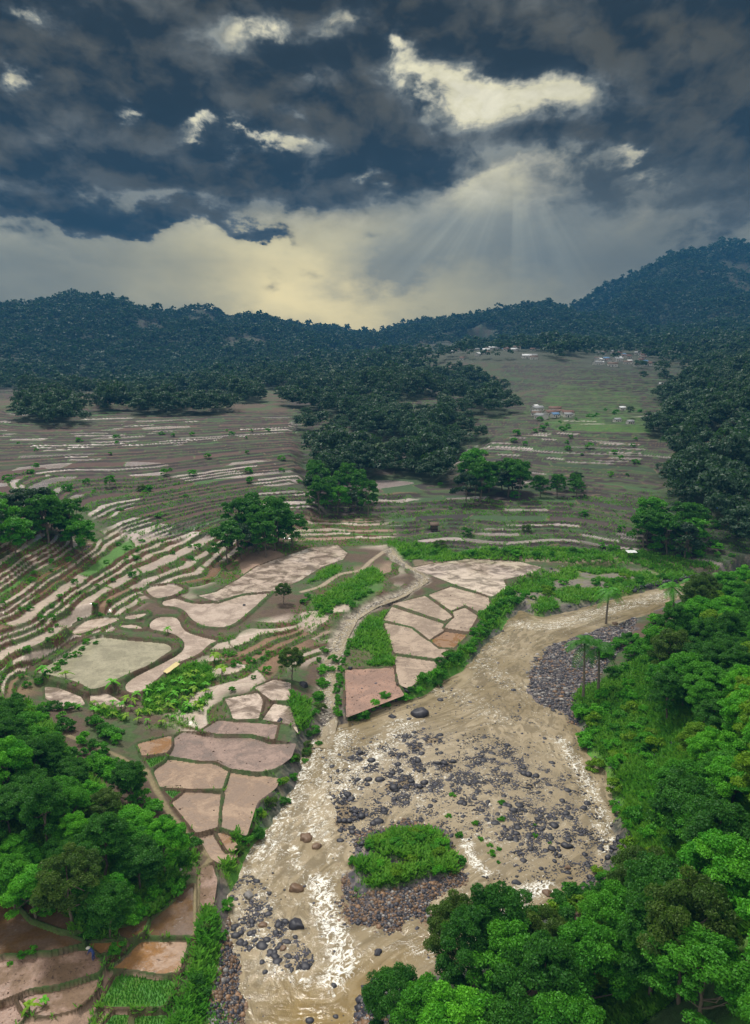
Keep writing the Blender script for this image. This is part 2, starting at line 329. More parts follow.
for k, p in enumerate(GRASSP):
    s = window(p, 10)
    m = sst(1, -1.5, sdpoly(X[s], Y[s], p) + (nz[s] - .5) * 6) * (1 - .8 * sst(300, 500, Y[s]))
    if k == 2: m = m * sst(.36, .56, fbm(X[s] / 5, Y[s] / 5, 97, 3))
    if k == 0: m = m * (1 - .85 * sst(3.5, 0, np.hypot(X[s] - hit(356,657)[0], Y[s] - hit(356,657)[1]) - 2 + nz[s] * 4 - 2))
    gc = np.empty(X[s].shape + (3,)); gc[:] = (.060, .21, .014)
    gc = mix(gc, (.11, .21, .025), sst(.45, .7, nf[s]) * .6); gc = mix(gc, (.03, .075, .015), sst(.5, .7, nz[s]))
    alb[s] = alb[s] + (gc - alb[s]) * (m * .9)[..., None]
    rough[s] = rough[s] * (1 - m) + .9 * m; grassy[s] = np.maximum(grassy[s], m)
# road on the far side of the river
s = window(ROADW, 8); d = sdline(X[s], Y[s], ROADW); m = sst(2.6, 2.0, d + (nz[s] - .5) * 1.2)
alb[s] = alb[s] + (np.array((.20, .155, .10)) - alb[s]) * m[..., None]; rough[s] = rough[s] * (1 - m) + .8 * m
zr = base(X[s], Y[s]); Zg[s] = Zg[s] * (1 - sst(4.5, 2.4, d)) + zr * sst(4.5, 2.4, d)
# north bank
s = window(NBANK, 8); sd = sdpoly(X[s], Y[s], NBANK); m = sst(1.5, -1.5, sd + (nz[s] - .5) * 6)
gc = np.empty(X[s].shape + (3,)); gc[:] = (.075, .135, .028); gc = mix(gc, (.16, .14, .12), sst(.56, .64, nz[s])); gc = mix(gc, (.15, .17, .04), sst(.5, .8, nf[s]) * .7)
alb[s] = alb[s] + (gc - alb[s]) * m[..., None]; rough[s] = rough[s] * (1 - m) + .9 * m
Zg[s] = Zg[s] * (1 - m) + m * (1.1 + (nz[s] - .5) * 1.4); grassy[s] = np.maximum(grassy[s], m * (nz[s] < .56))
# the fields: level ground first, then raised bunds
for poly, z, kind, lab in FP:
    s = window(poly, 7); sd = sdpoly(X[s], Y[s], poly)
    wgt = sst(3.2, .4, sd); Zg[s] = Zg[s] * (1 - wgt) + (z + .05) * wgt
inside = np.zeros((NR, NC), bool)
for poly, z, kind, lab in FP:
    s = window(poly, 3); sd = sdpoly(X[s], Y[s], poly); ins = sd < 0
    Zg[s] = np.where(ins, z - .12, Zg[s]); inside[s] |= ins
for poly, z, kind, lab in FP:
    bw = 1.3 if kind == 'pond' else .85 if kind == 'water' else .27; bh = .75 if kind == 'pond' else .45 if kind == 'water' else .26
    s = window(poly, 4); sd = sdpoly(X[s], Y[s], poly)
    b = sst(bw, bw * .45, np.abs(sd - bw * .45)) * (~inside[s] | (np.abs(sd) < .30))
    b *= .75 + .5 * vn(X[s] / 2.2, Y[s] / 2.2, 8)
    b = np.clip(b, 0, 1) * (sd > -.30)
    Zg[s] = np.where(b > .02, np.maximum(Zg[s], z - .1 + (bh + .1) * b), Zg[s])
    bc = np.empty(X[s].shape + (3,)); bc[:] = (.070, .042, .020); bc = mix(bc, (.035, .075, .012), sst(.38, .6, vn(X[s] / 3.3, Y[s] / 3.3, 44)) * .9)
    bc = mix(bc, (.075, .05, .03), sst(.5, .8, nf[s]) * .6)
    alb[s] = alb[s] + (bc - alb[s]) * (b > .15)[..., None]
    rough[s] = np.where(b > .15, .9, rough[s]); bundm[s] = np.maximum(bundm[s], b * .16)
# trails
for line, wd, c in ((PATH, .7, (.30, .24, .17)), (TRAIL, .42, (.20, .16, .085))):
    s = window(line, 4); d = sdline(X[s], Y[s], line); m = sst(wd + .2, wd - .2, d)
    alb[s] = alb[s] + (np.array(c) - alb[s]) * m[..., None]; bundm[s] *= (1 - m); grassy[s] *= (1 - m)
# stream bed
s = window(STREAM, 8); dS = sdline(X[s], Y[s], STREAM)
cut = sst(3.0, 1.2, dS + (vn(X[s] / 3, Y[s] / 3, 12) - .5)); 
Zg[s] = Zg[s] - .55 * cut
sc_ = np.empty(X[s].shape + (3,)); sc_[:] = (.30, .26, .20); sc_ = mix(sc_, (.16, .13, .10), sst(.45, .6, vn(X[s] / .8, Y[s] / .8, 71)))
alb[s] = alb[s] + (sc_ - alb[s]) * cut[..., None]; grassy[s] *= 1 - cut; bundm[s] *= 1 - cut
stream_cut = np.zeros((NR, NC)); stream_cut[s] = cut
# river
s = window(RIVER_W, 14); x, y = X[s], Y[s]
sd = sdpoly(x, y, RIVER_W) + (fbm(x / 5, y / 5, 13, 3) - .5) * 3
wob = (fbm(x / 4.5, y / 4.5, 69, 3) - .5) * 5.5
isle = np.maximum(sst(1.5, -3, sdpoly(x, y, GRAVEL) + wob * .8) * .6, sst(1.5, -3.5, sdpoly(x, y, ISLE) + wob) * .62)
isle = np.maximum(isle, sst(1, -2, sdpoly(x, y, SPIT)) * .7)
isleg = sst(.8, -1.5, sdpoly(x, y, ISLEG) + (nz[s] - .5) * 9 + wob * .6) * sst(.30, .46, fbm(x / 3.2, y / 3.2, 73, 3))
rf = sst(3, -7, sdpoly(x, y, ROCKF) + (fbm(x / 13, y / 13, 53, 3) - .5) * 26)
bed = -.75 + .45 * rf + .35 * (vn(x / 2.4, y / 2.4, 66) - .5) * (1 + rf) + (fbm(x / 9, y / 9, 67, 2) - .5) * .9 * rf
bed = np.maximum(bed, isle - .35 + (fbm(x / 4, y / 4, 68, 3) - .5) * .5 * sst(.1, .4, isle))
bed = np.where(isle > .05, bed + isleg * .45 * (.4 + 1.2 * nz[s]), bed)
k = sst(2.8, -1.4, sd); keep = Zg[s]
Zg[s] = keep * (1 - k) + bed * k
bk = sst(4.0, .5, sd) * (1 - sst(0, -2, sd)) * (1 - bundm[s] * .8)
gcol = np.empty(x.shape + (3,)); gcol[:] = (.125, .105, .105); peb = vn(x / .55, y / .55, 33)
gcol = mix(gcol, (.045, .042, .052), sst(.45, .6, peb)); gcol = mix(gcol, (.24, .19, .15), sst(.72, .85, vn(x / .7, y / .7, 34)) * .8)
alb[s] = alb[s] + (gcol - alb[s]) * np.maximum(bk * .75 * (nz[s] > .42), sst(.05, .25, isle))[..., None]
bedc = np.empty(x.shape + (3,)); bedc[:] = (.20, .15, .09)
alb[s] = alb[s] + (bedc - alb[s]) * (sst(0, -1.5, sd) * (1 - sst(.05, .2, isle)))[..., None]
gg = np.empty(x.shape + (3,)); gg[:] = (.06, .12, .02); gg = mix(gg, (.13, .06, .025), sst(.66, .76, nz[s]))
alb[s] = alb[s] + (gg - alb[s]) * (isleg * .9)[..., None]
grassy[s] = np.maximum(grassy[s] * sst(0, 2, sd), isleg); bundm[s] *= sst(-.5, 1, sd)
s = window(BANKL, 4); m = sst(1, -1, sdpoly(X[s], Y[s], BANKL)); pc = np.empty(X[s].shape + (3,)); pc[:] = (.19, .13, .085)
pc = mix(pc, (.07, .06, .06), sst(.5, .65, vn(X[s] / .6, Y[s] / .6, 35))); pc = mix(pc, (.34, .29, .24), sst(.74, .85, vn(X[s] / .5, Y[s] / .5, 36)))
alb[s] = alb[s] + (pc - alb[s]) * m[..., None]; grassy[s] *= 1 - m
rough = np.clip(rough, .08, .95)
HZ = Zg

def hz(x, y):                            # height of the finished ground
    x = np.atleast_1d(np.asarray(x, float)); y = np.atleast_1d(np.asarray(y, float))
    b = np.clip(np.interp(y, RY, np.arange(NR)), 0, NR - 1.001); a = np.clip(np.interp(x / y, CU, np.arange(NC)), 0, NC - 1.001)
    i = a.astype(int); j = b.astype(int); fa = a - i; fb = b - j
    return (HZ[j, i] * (1 - fa) + HZ[j, i+1] * fa) * (1 - fb) + (HZ[j+1, i] * (1 - fa) + HZ[j+1, i+1] * fa) * fb
def samp(arr, x, y):
    b = np.clip(np.interp(y, RY, np.arange(NR)) + .5, 0, NR - 1).astype(int); a = np.clip(np.interp(x / y, CU, np.arange(NC)) + .5, 0, NC - 1).astype(int)
    return arr[b, a]
def see(px, py):                         # first point of the finished ground along a sight line
    a, b, c = ray(px, py); xs = a / b * _YS; zs = H + c / b * _YS
    k = np.nonzero(zs < np.maximum(hz(xs, _YS), 0.))[0]; k = k[0] if len(k) else len(_YS) - 1
    return float(xs[k]), float(_YS[k]), float(hz(xs[k], _YS[k])[0])

# ------------------------------------------------------------------ mesh + tag helpers
def mesh_np(name, V, Fc, mats=(), smooth=False, attrs=None, midx=None):
    me = bpy.data.meshes.new(name); V = np.asarray(V, np.float32); Fc = np.asarray(Fc, np.int32); k = Fc.shape[1]
    me.vertices.add(len(V)); me.vertices.foreach_set('co', V.ravel())
    me.loops.add(Fc.size); me.loops.foreach_set('vertex_index', Fc.ravel())
    me.polygons.add(len(Fc)); me.polygons.foreach_set('loop_start', np.arange(0, Fc.size, k, dtype=np.int32))
    me.polygons.foreach_set('loop_total', np.full(len(Fc), k, np.int32))
    if smooth: me.polygons.foreach_set('use_smooth', np.ones(len(Fc), bool))
    if midx is not None: me.polygons.foreach_set('material_index', np.asarray(midx, np.int32))
    for nm, (ty, arr) in (attrs or {}).items():
        at = me.attributes.new(nm, ty, 'POINT')
        if ty == 'FLOAT': at.data.foreach_set('value', np.asarray(arr, np.float32).ravel())
        else: at.data.foreach_set('color', np.asarray(arr, np.float32).ravel())
    me.update(calc_edges=True)
    for m in mats: me.materials.append(m)
    return me
def obj(name, me, parent=None, loc=None):
    o = bpy.data.objects.new(name, me); COL.objects.link(o)
    if parent: o.parent = parent
    if loc is not None: o.location = loc
    return o
def tag(o, label=None, cat=None, group=None, kind=None):
    if label: o['label'] = label
    if cat: o['category'] = cat
    if group: o['group'] = group
    if kind: o['kind'] = kind
    return o
def thing(name, loc, rz=0., sc=1.):
    o = bpy.data.objects.new(name, None); COL.objects.link(o); o.location = loc; o.rotation_euler = (0, 0, rz)
    o.scale = (sc, sc, sc) if np.isscalar(sc) else sc; o.empty_display_size = .3
    return o
def copy_thing(src, loc, rz, sc):
    r = src.copy(); COL.objects.link(r); r.location = loc; r.rotation_euler = (0, 0, rz)
    r.scale = (sc, sc, sc) if np.isscalar(sc) else sc
    for ch in src.children:
        c = ch.copy(); COL.objects.link(c); c.parent = r
    return r
ORD = ['first','second','third','fourth','fifth','sixth','seventh','eighth','ninth','tenth','eleventh','twelfth','thirteenth','fourteenth','fifteenth','sixteenth','seventeenth','eighteenth','nineteenth','twentieth']

# ------------------------------------------------------------------ node helper
class N:
    def __init__(s, nt): s.nt = nt
    def new(s, t, **k):
        n = s.nt.nodes.new(t)
        for a, b in k.items(): setattr(n, a, b)
        return n
    def put(s, sock, v):
        if hasattr(v, 'is_output'): s.nt.links.new(v, sock)
        elif v is not None: sock.default_value = v
    def m(s, op, a, b=None, c=None, clamp=False):
        n = s.new('ShaderNodeMath', operation=op, use_clamp=clamp)
        for i, v in enumerate((a, b, c)):
            if v is not None: s.put(n.inputs[i], v)
        return n.outputs[0]
    def v(s, op, a, b=None, out=0):
        n = s.new('ShaderNodeVectorMath', operation=op)
        s.put(n.inputs[0], a)
        if b is not None: s.put(n.inputs['Scale'] if op == 'SCALE' else n.inputs[1], b)
        return n.outputs[out]
    def rng(s, x, a, b, c=0., d=1., t='SMOOTHSTEP'):
        n = s.new('ShaderNodeMapRange', interpolation_type=t); 
        for i, v in enumerate((x, a, b, c, d)): s.put(n.inputs[i], v)
        return n.outputs[0]
    def mix(s, f, a, b, mode='MIX'):
        n = s.new('ShaderNodeMix', data_type='RGBA', blend_type=mode); s.put(n.inputs[0], f); s.put(n.inputs[6], a); s.put(n.inputs[7], b)
        return n.outputs[2]
    def noise(s, vec, scale, detail=4., rough=.55, dist=0., out=0, dim='3D'):
        n = s.new('ShaderNodeTexNoise', noise_dimensions=dim)
        if dim == '1D': s.put(n.inputs['W'], vec)
        else: s.put(n.inputs['Vector'], vec)
        n.inputs['Scale'].default_value = scale; n.inputs['Detail'].default_value = detail; n.inputs['Roughness'].default_value = rough; n.inputs['Distortion'].default_value = dist
        return n.outputs[out]
    def ramp(s, x, stops):
        n = s.new('ShaderNodeValToRGB'); e = n.color_ramp.elements
        while len(e) < len(stops): e.new(.5)
        for el, (p, c) in zip(e, stops): el.position = p; el.color = (*c, 1)
        s.put(n.inputs[0], x); return n.outputs[0]
    def comb(s, x, y, z=0.):
        n = s.new('ShaderNodeCombineXYZ'); s.put(n.inputs[0], x); s.put(n.inputs[1], y); s.put(n.inputs[2], z); return n.outputs[0]
def mat(name):
    m = bpy.data.materials.new(name); m.use_nodes = True; nt = m.node_tree
    b = nt.nodes['Principled BSDF']; return m, N(nt), b
def c4(c): return (*c, 1.)
def world_pos(k): return k.new('ShaderNodeNewGeometry').outputs['Position']

# ground
M_GROUND, k, b = mat('earth')
at = k.new('ShaderNodeAttribute', attribute_name='albedo'); ra = k.new('ShaderNodeAttribute', attribute_name='rough')
pos = world_pos(k)
n1 = k.noise(pos, 1.6, 5, .6); n2 = k.noise(pos, .35, 4, .6)
f = k.m('ADD', k.m('MULTIPLY', n1, .9), k.m('MULTIPLY', n2, .5)); f = k.m('ADD', f, .3)
k.put(b.inputs['Base Color'], k.mix(1., at.outputs['Color'], k.comb(f, f, f), 'MULTIPLY'))
k.put(b.inputs['Roughness'], ra.outputs['Fac'])
bp = k.new('ShaderNodeBump'); bp.inputs['Strength'].default_value = .8; bp.inputs['Distance'].default_value = .25
k.put(bp.inputs['Height'], k.m('MULTIPLY', n1, k.rng(ra.outputs['Fac'], .15, .6)))
k.put(b.inputs['Normal'], bp.outputs[0])
# field surfaces
def field_mat(name, col, col2, rough, speck=0., sscale=1.2, bump=0.):
    m, k, b = mat(name); pos = world_pos(k)
    n1 = k.noise(pos, .22, 6, .68, .6); n2 = k.noise(pos, sscale, 3, .6, .4); n3 = k.noise(pos, 3.2, 4, .7)
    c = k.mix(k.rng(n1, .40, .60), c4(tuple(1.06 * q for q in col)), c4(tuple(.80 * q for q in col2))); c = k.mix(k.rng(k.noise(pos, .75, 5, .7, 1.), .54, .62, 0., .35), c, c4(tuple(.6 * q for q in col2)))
    sp = k.rng(n2, .60, .68)
    c = k.mix(k.m('MULTIPLY', sp, speck), c, (.07, .045, .035, 1)); g_ = k.rng(n3, .3, .75, .86, 1.14); c = k.mix(1., c, k.comb(g_, g_, g_), 'MULTIPLY')
    k.put(b.inputs['Base Color'], c)
    k.put(b.inputs['Roughness'], k.m('ADD', k.m('MULTIPLY', sp, speck * .7), k.rng(n1, .40, .60, .03 if rough < .4 else rough, rough * 1.5)))
    b.inputs['IOR'].default_value = 1.5
    if bump:
        bp = k.new('ShaderNodeBump'); bp.inputs['Strength'].default_value = bump; bp.inputs['Distance'].default_value = .15; k.put(bp.inputs['Height'], n2); k.put(b.inputs['Normal'], bp.outputs[0])
    return m
FM = {
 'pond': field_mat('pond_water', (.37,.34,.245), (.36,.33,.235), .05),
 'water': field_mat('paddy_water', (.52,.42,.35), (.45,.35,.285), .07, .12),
 'mirror': field_mat('painted_sheen_water', (.54,.44,.37), (.25,.19,.15), .03, .25, .3),  # pale base colour paints in the bright sky reflection
 'mauve': field_mat('mauve_mud', (.30,.215,.18), (.22,.16,.135), .22, .25, 1.5, .2),
 'mud': field_mat('pink_mud', (.345,.245,.175), (.28,.19,.135), .25, .15, 1.6, .15),
 'pink': field_mat('pale_pink_water', (.44,.345,.27), (.37,.28,.215), .15, .15, 1.0),
 'salmon': field_mat('salmon_mud', (.37,.235,.18), (.30,.18,.135), .3, .8, 1.7, .2),
 'tan': field_mat('orange_mud', (.24,.125,.05), (.32,.19,.11), .3, .6, 1.3, .3),
 'dark': field_mat('dark_wet_mud', (.12,.068,.03), (.18,.12,.085), .12, .6, .7, .3),
 'stub': field_mat('stubble_mud', (.25,.155,.115), (.19,.115,.065), .5, .85, 2.4, .6),
 'rice': field_mat('rice_green', (.045,.17,.015), (.08,.20,.02), .8, .5, 2.2, .6),
}
# river
M_RIVER, k, b = mat('river_water')
pos = world_pos(k); fa = k.new('ShaderNodeAttribute', attribute_name='rapid').outputs['Fac']; sh = k.new('ShaderNodeAttribute', attribute_name='shallow').outputs['Fac']
flc = k.new('ShaderNodeAttribute', attribute_name='flow').outputs['Color']
n1 = k.noise(flc, .9, 7, .66, 2.2); n2 = k.noise(pos, 1.0, 6, .66, 1.2); n3 = k.noise(pos, .07, 3, .5)
rg = k.m('SUBTRACT', 1., k.m('ABSOLUTE', k.m('SUBTRACT', k.m('MULTIPLY', k.noise(pos, .75, 5, .62, 1.6), 2.), 1.))); rg = k.m('POWER', rg, 3.)
fo = k.m('ADD', k.m('ADD', k.m('MULTIPLY', n1, .36), k.m('MULTIPLY', n2, .32)), k.m('MULTIPLY', rg, .30))
th = k.m('SUBTRACT', .865, k.m('MULTIPLY', fa, .315))
foam = k.m('MULTIPLY', k.rng(k.m('SUBTRACT', fo, th), -.04, .13), .95)
wc = k.mix(k.rng(n3, .35, .65), (.225,.175,.10,1), (.345,.28,.185,1))
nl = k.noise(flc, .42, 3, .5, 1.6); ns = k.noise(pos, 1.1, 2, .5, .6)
wc = k.mix(k.m('MULTIPLY', k.rng(nl, .42, .62), .6), wc, (.115,.088,.048,1))  # dark flow streaks paint ripple shading into the water colour
wc = k.mix(k.m('MULTIPLY', sh, .4), wc, (.37,.31,.225,1)); dp_ = k.new('ShaderNodeAttribute', attribute_name='deep').outputs['Fac']
wc = k.mix(k.m('MULTIPLY', dp_, k.rng(fo, .3, .66, 1., .6)), wc, (.19,.115,.012,1))
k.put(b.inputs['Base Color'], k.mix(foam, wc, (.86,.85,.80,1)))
k.put(b.inputs['Roughness'], k.m('ADD', .06, k.m('MULTIPLY', foam, .5))); b.inputs['IOR'].default_value = 1.40
bp = k.new('ShaderNodeBump'); bp.inputs['Distance'].default_value = .4; bp.inputs['Strength'].default_value = .42
k.put(bp.inputs['Height'], k.m('ADD', k.m('MULTIPLY', nl, .7), k.m('ADD', k.m('MULTIPLY', ns, .22), k.m('MULTIPLY', k.m('MULTIPLY', fo, fa), .8)))); k.put(b.inputs['Normal'], bp.outputs[0])
# foliage
def leaf_mat(name, c1, c2, trans=.36):
    m, k, b = mat(name)
    r = k.new('ShaderNodeAttribute', attribute_name='tone').outputs['Fac']
    oi = k.new('ShaderNodeObjectInfo').outputs['Random']
    t = k.m('ADD', k.m('MULTIPLY', r, .75), k.m('MULTIPLY', oi, .25))
    c = k.mix(t, c4(c1), c4(c2))
    k.put(b.inputs['Base Color'], c); b.inputs['Roughness'].default_value = .55
    b.inputs['Specular IOR Level'].default_value = .3
    tr = k.new('ShaderNodeBsdfTranslucent'); k.put(tr.inputs[0], k.mix(.5, c, (.12, .32, .006, 1)))
    mx = k.new('ShaderNodeMixShader'); mx.inputs[0].default_value = trans
    k.nt.links.new(b.outputs[0], mx.inputs[1]); k.nt.links.new(tr.outputs[0], mx.inputs[2])
    k.nt.links.new(mx.outputs[0], k.nt.nodes['Material Output'].inputs[0])
    return m
LM = {'bright': leaf_mat('bright_leaf', (.040,.27,.008), (.16,.52,.02)), 'dark': leaf_mat('dark_leaf', (.014,.092,.008), (.055,.22,.012)),
      'yellow': leaf_mat('yellow_leaf', (.075,.22,.006), (.24,.42,.012)), 'mid': leaf_mat('mid_leaf', (.024,.18,.007), (.10,.36,.015)),
      'olive': leaf_mat('olive_leaf', (.028,.085,.012), (.10,.17,.018)), 'far': leaf_mat('haze_tinted_leaf', (.010,.034,.016), (.026,.070,.030), .2)}  # far greens made bluish: some distance haze is put into the leaf colour
def plain(name, col, col2=None, rough=.8, scale=3.):
    m, k, b = mat(name); col2 = col2 or tuple(.65 * x for x in col)
    tc = k.new('ShaderNodeTexCoord').outputs['Object']
    k.put(b.inputs['Base Color'], k.mix(k.noise(tc, scale, 4, .6), c4(col), c4(col2))); b.inputs['Roughness'].default_value = rough
    return m
M_BARK = plain('bark', (.16,.13,.10), (.07,.055,.04))
M_PALMBARK = plain('palm_bark', (.22,.19,.15), (.11,.09,.07))
M_STEM = plain('banana_stem', (.12,.16,.05), (.10,.08,.04))
def rock_mat(name, c1, c2):
    m, k, b = mat(name); pos = world_pos(k)
    n1 = k.noise(pos, 1.1, 5, .65); n2 = k.noise(pos, .4, 2, .5); oi = k.new('ShaderNodeAttribute', attribute_name='tone').outputs['Fac']
    c = k.mix(n1, c4(c1), c4(c2)); c = k.mix(k.m('MULTIPLY', oi, .6), c, c4(tuple(2.3 * x for x in c2)))
    k.put(b.inputs['Base Color'], c); b.inputs['Roughness'].default_value = .55
    bp = k.new('ShaderNodeBump'); bp.inputs['Strength'].default_value = .6; bp.inputs['Distance'].default_value = .1; k.put(bp.inputs['Height'], n1); k.put(b.inputs['Normal'], bp.outputs[0])
    return m
M_ROCK = rock_mat('wet_rock', (.008,.009,.014), (.030,.029,.040))
M_BROCK = rock_mat('brown_rock', (.055,.034,.02), (.15,.085,.045))
M_GROCK = rock_mat('grey_rock', (.10,.095,.095), (.20,.185,.175))

# ------------------------------------------------------------------ structure: terrain, river, fields
idx = np.arange(NR * NC).reshape(NR, NC)
quads = np.stack([idx[:-1, :-1], idx[:-1, 1:], idx[1:, 1:], idx[1:, :-1]], -1).reshape(-1, 4)
alb = np.clip(alb, 0, 1)
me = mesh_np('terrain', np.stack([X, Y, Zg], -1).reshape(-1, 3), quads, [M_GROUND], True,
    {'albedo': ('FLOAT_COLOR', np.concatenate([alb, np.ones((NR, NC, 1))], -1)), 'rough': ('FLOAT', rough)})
tag(obj('terrain', me), 'terraced valley floor and hillsides of wet brown earth', 'terrain', kind='structure')
# river sheet: its shore lies under the banks
xs = np.arange(-45, 175, .55); ys = np.arange(48, 262, .55)
rx, ry = np.meshgrid(xs, ys); rsd = sdpoly(rx, ry, RIVER_W)
def rap(pts): return sdline(rx, ry, [PZ(a, b, 0)[:2] for a, b in pts])
rapid = np.zeros(rx.shape)
for pts, wd, am in [([(318,738),(300,775),(275,820),(262,850)], 6.5, .92), ([(345,735),(330,770),(318,810),(312,840)], 6.5, .9), ([(330,845),(325,890)], 5, .8), ([(300,850),(318,880),(325,905),(335,935),(345,958),(335,985)], 3.0, 1.12),
    ([(345,790),(360,770),(385,745),(405,725)], 6, .95), ([(250,870),(260,920),(280,960),(300,975)], 7, .8), ([(560,740),(585,780),(600,815),(608,850)], 3.2, .95), ([(525,700),(545,735),(560,760)], 5, .7),
    ([(545,888),(515,895),(505,912),(480,930)], 3, 1.1), ([(400,945),(430,955),(440,940)], 2.5, .85), ([(520,625),(560,625),(600,612),(640,602),(700,585)], 7, .90), ([(500,640),(480,665),(520,690)], 9, .78), ([(440,690),(470,700),(500,720)], 7, .8), ([(466,840),(472,860),(485,872)], 1.6, 1.1), ([(272,965),(310,985)], 2, .9)]:
    rapid = np.maximum(rapid, am * np.exp(-(rap(pts) / wd) ** 2))
rapid = np.maximum(rapid, .64 * sst(0, -4, rsd))
rapid = np.maximum(rapid, .78 * sst(.30, .5, fbm(rx / 6, ry / 6, 91, 3)) * sst(1, -4, sdpoly(rx, ry, ROCKF)) * (.5 + .5 * sst(40, 10, rx)))
calm = sdpoly(rx, ry, [PZ(a, b, 0)[:2] for a, b in [(262,1060),(280,990),(310,985),(330,1000),(345,975),(380,960),(420,950),(380,1000),(350,1060)]])
rapid *= .5 + .5 * sst(-2.5, .5, calm)
for pts in ([(300,838),(318,845),(322,870),(308,872)],):
    rapid *= .4 + .6 * sst(-1, 1.5, sdpoly(rx, ry, [PZ(a, b, 0)[:2] for a, b in pts]))
shal = sst(3, -6, sdpoly(rx, ry, ROCKF))
gy, gx = np.gradient(rsd); L = np.hypot(gx, gy) + 1e-6
fv = np.stack([rsd * 1.2, (rx * -.35 + ry) * .6, rx * .0, np.ones(rx.shape)], -1)
rz_ = (fbm(rx / 1.6, ry / 1.6, 101, 3) - .5) * .5 * np.clip(rapid, .06, 1.2) 
keep = rsd < 4
ri = np.arange(rx.size).reshape(rx.shape)
rq = np.stack([ri[:-1, :-1], ri[:-1, 1:], ri[1:, 1:], ri[1:, :-1]], -1).reshape(-1, 4)
rk = keep.ravel()[rq].all(1); rq = rq[rk]
used = np.unique(rq); remap = np.zeros(rx.size, np.int64); remap[used] = np.arange(len(used))
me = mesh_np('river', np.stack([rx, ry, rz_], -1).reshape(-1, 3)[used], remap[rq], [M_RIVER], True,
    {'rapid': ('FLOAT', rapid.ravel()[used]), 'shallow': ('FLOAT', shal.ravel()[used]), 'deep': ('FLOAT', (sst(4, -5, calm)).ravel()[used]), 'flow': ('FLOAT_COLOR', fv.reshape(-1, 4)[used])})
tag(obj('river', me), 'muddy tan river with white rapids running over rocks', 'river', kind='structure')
# brook water
pts = np.array(STREAM); 
def resample(p, n):
    p = np.asarray(p, float); d = np.r_[0, np.cumsum(np.hypot(*np.diff(p[:, :2], axis=0).T))]; t = np.linspace(0, d[-1], n)
    return np.stack([np.interp(t, d, p[:, i]) for i in range(p.shape[1])], -1)
cp = resample(pts, 160); tg = np.gradient(cp, axis=0); nn = np.stack([-tg[:, 1], tg[:, 0]], -1) / np.hypot(*tg.T)[:, None]
offs = np.linspace(-1.5, 1.5, 7); sx = cp[:, None, 0] + nn[:, None, 0] * offs[None, :]; sy = cp[:, None, 1] + nn[:, None, 1] * offs[None, :]
zc = hz(cp[:, 0], cp[:, 1]); zc = np.convolve(np.pad(zc, 6, 'edge'), np.ones(13) / 13, 'valid') + .10
szz = np.repeat(np.maximum(zc, .06)[:, None], 7, 1)
ri = np.arange(160 * 7).reshape(160, 7); rq = np.stack([ri[:-1, :-1], ri[:-1, 1:], ri[1:, 1:], ri[1:, :-1]], -1).reshape(-1, 4)
al_ = np.repeat(np.linspace(0, 60, 160)[:, None], 7, 1)
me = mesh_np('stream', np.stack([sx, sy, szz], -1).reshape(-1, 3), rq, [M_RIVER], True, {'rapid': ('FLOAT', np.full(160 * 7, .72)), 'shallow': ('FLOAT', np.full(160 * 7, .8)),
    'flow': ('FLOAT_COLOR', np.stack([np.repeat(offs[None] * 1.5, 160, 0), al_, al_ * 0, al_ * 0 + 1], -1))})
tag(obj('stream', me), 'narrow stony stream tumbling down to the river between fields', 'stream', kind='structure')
import bmesh
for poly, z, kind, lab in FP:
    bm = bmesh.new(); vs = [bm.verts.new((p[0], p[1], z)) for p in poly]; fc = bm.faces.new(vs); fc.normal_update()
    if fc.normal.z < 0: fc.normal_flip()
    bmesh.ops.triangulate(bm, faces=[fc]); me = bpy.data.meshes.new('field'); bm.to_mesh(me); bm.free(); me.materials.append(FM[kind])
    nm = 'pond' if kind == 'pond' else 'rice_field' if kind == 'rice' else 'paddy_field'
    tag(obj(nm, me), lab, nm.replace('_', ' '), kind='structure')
print('terrain', NR, NC, round(time.time() - T0, 1))
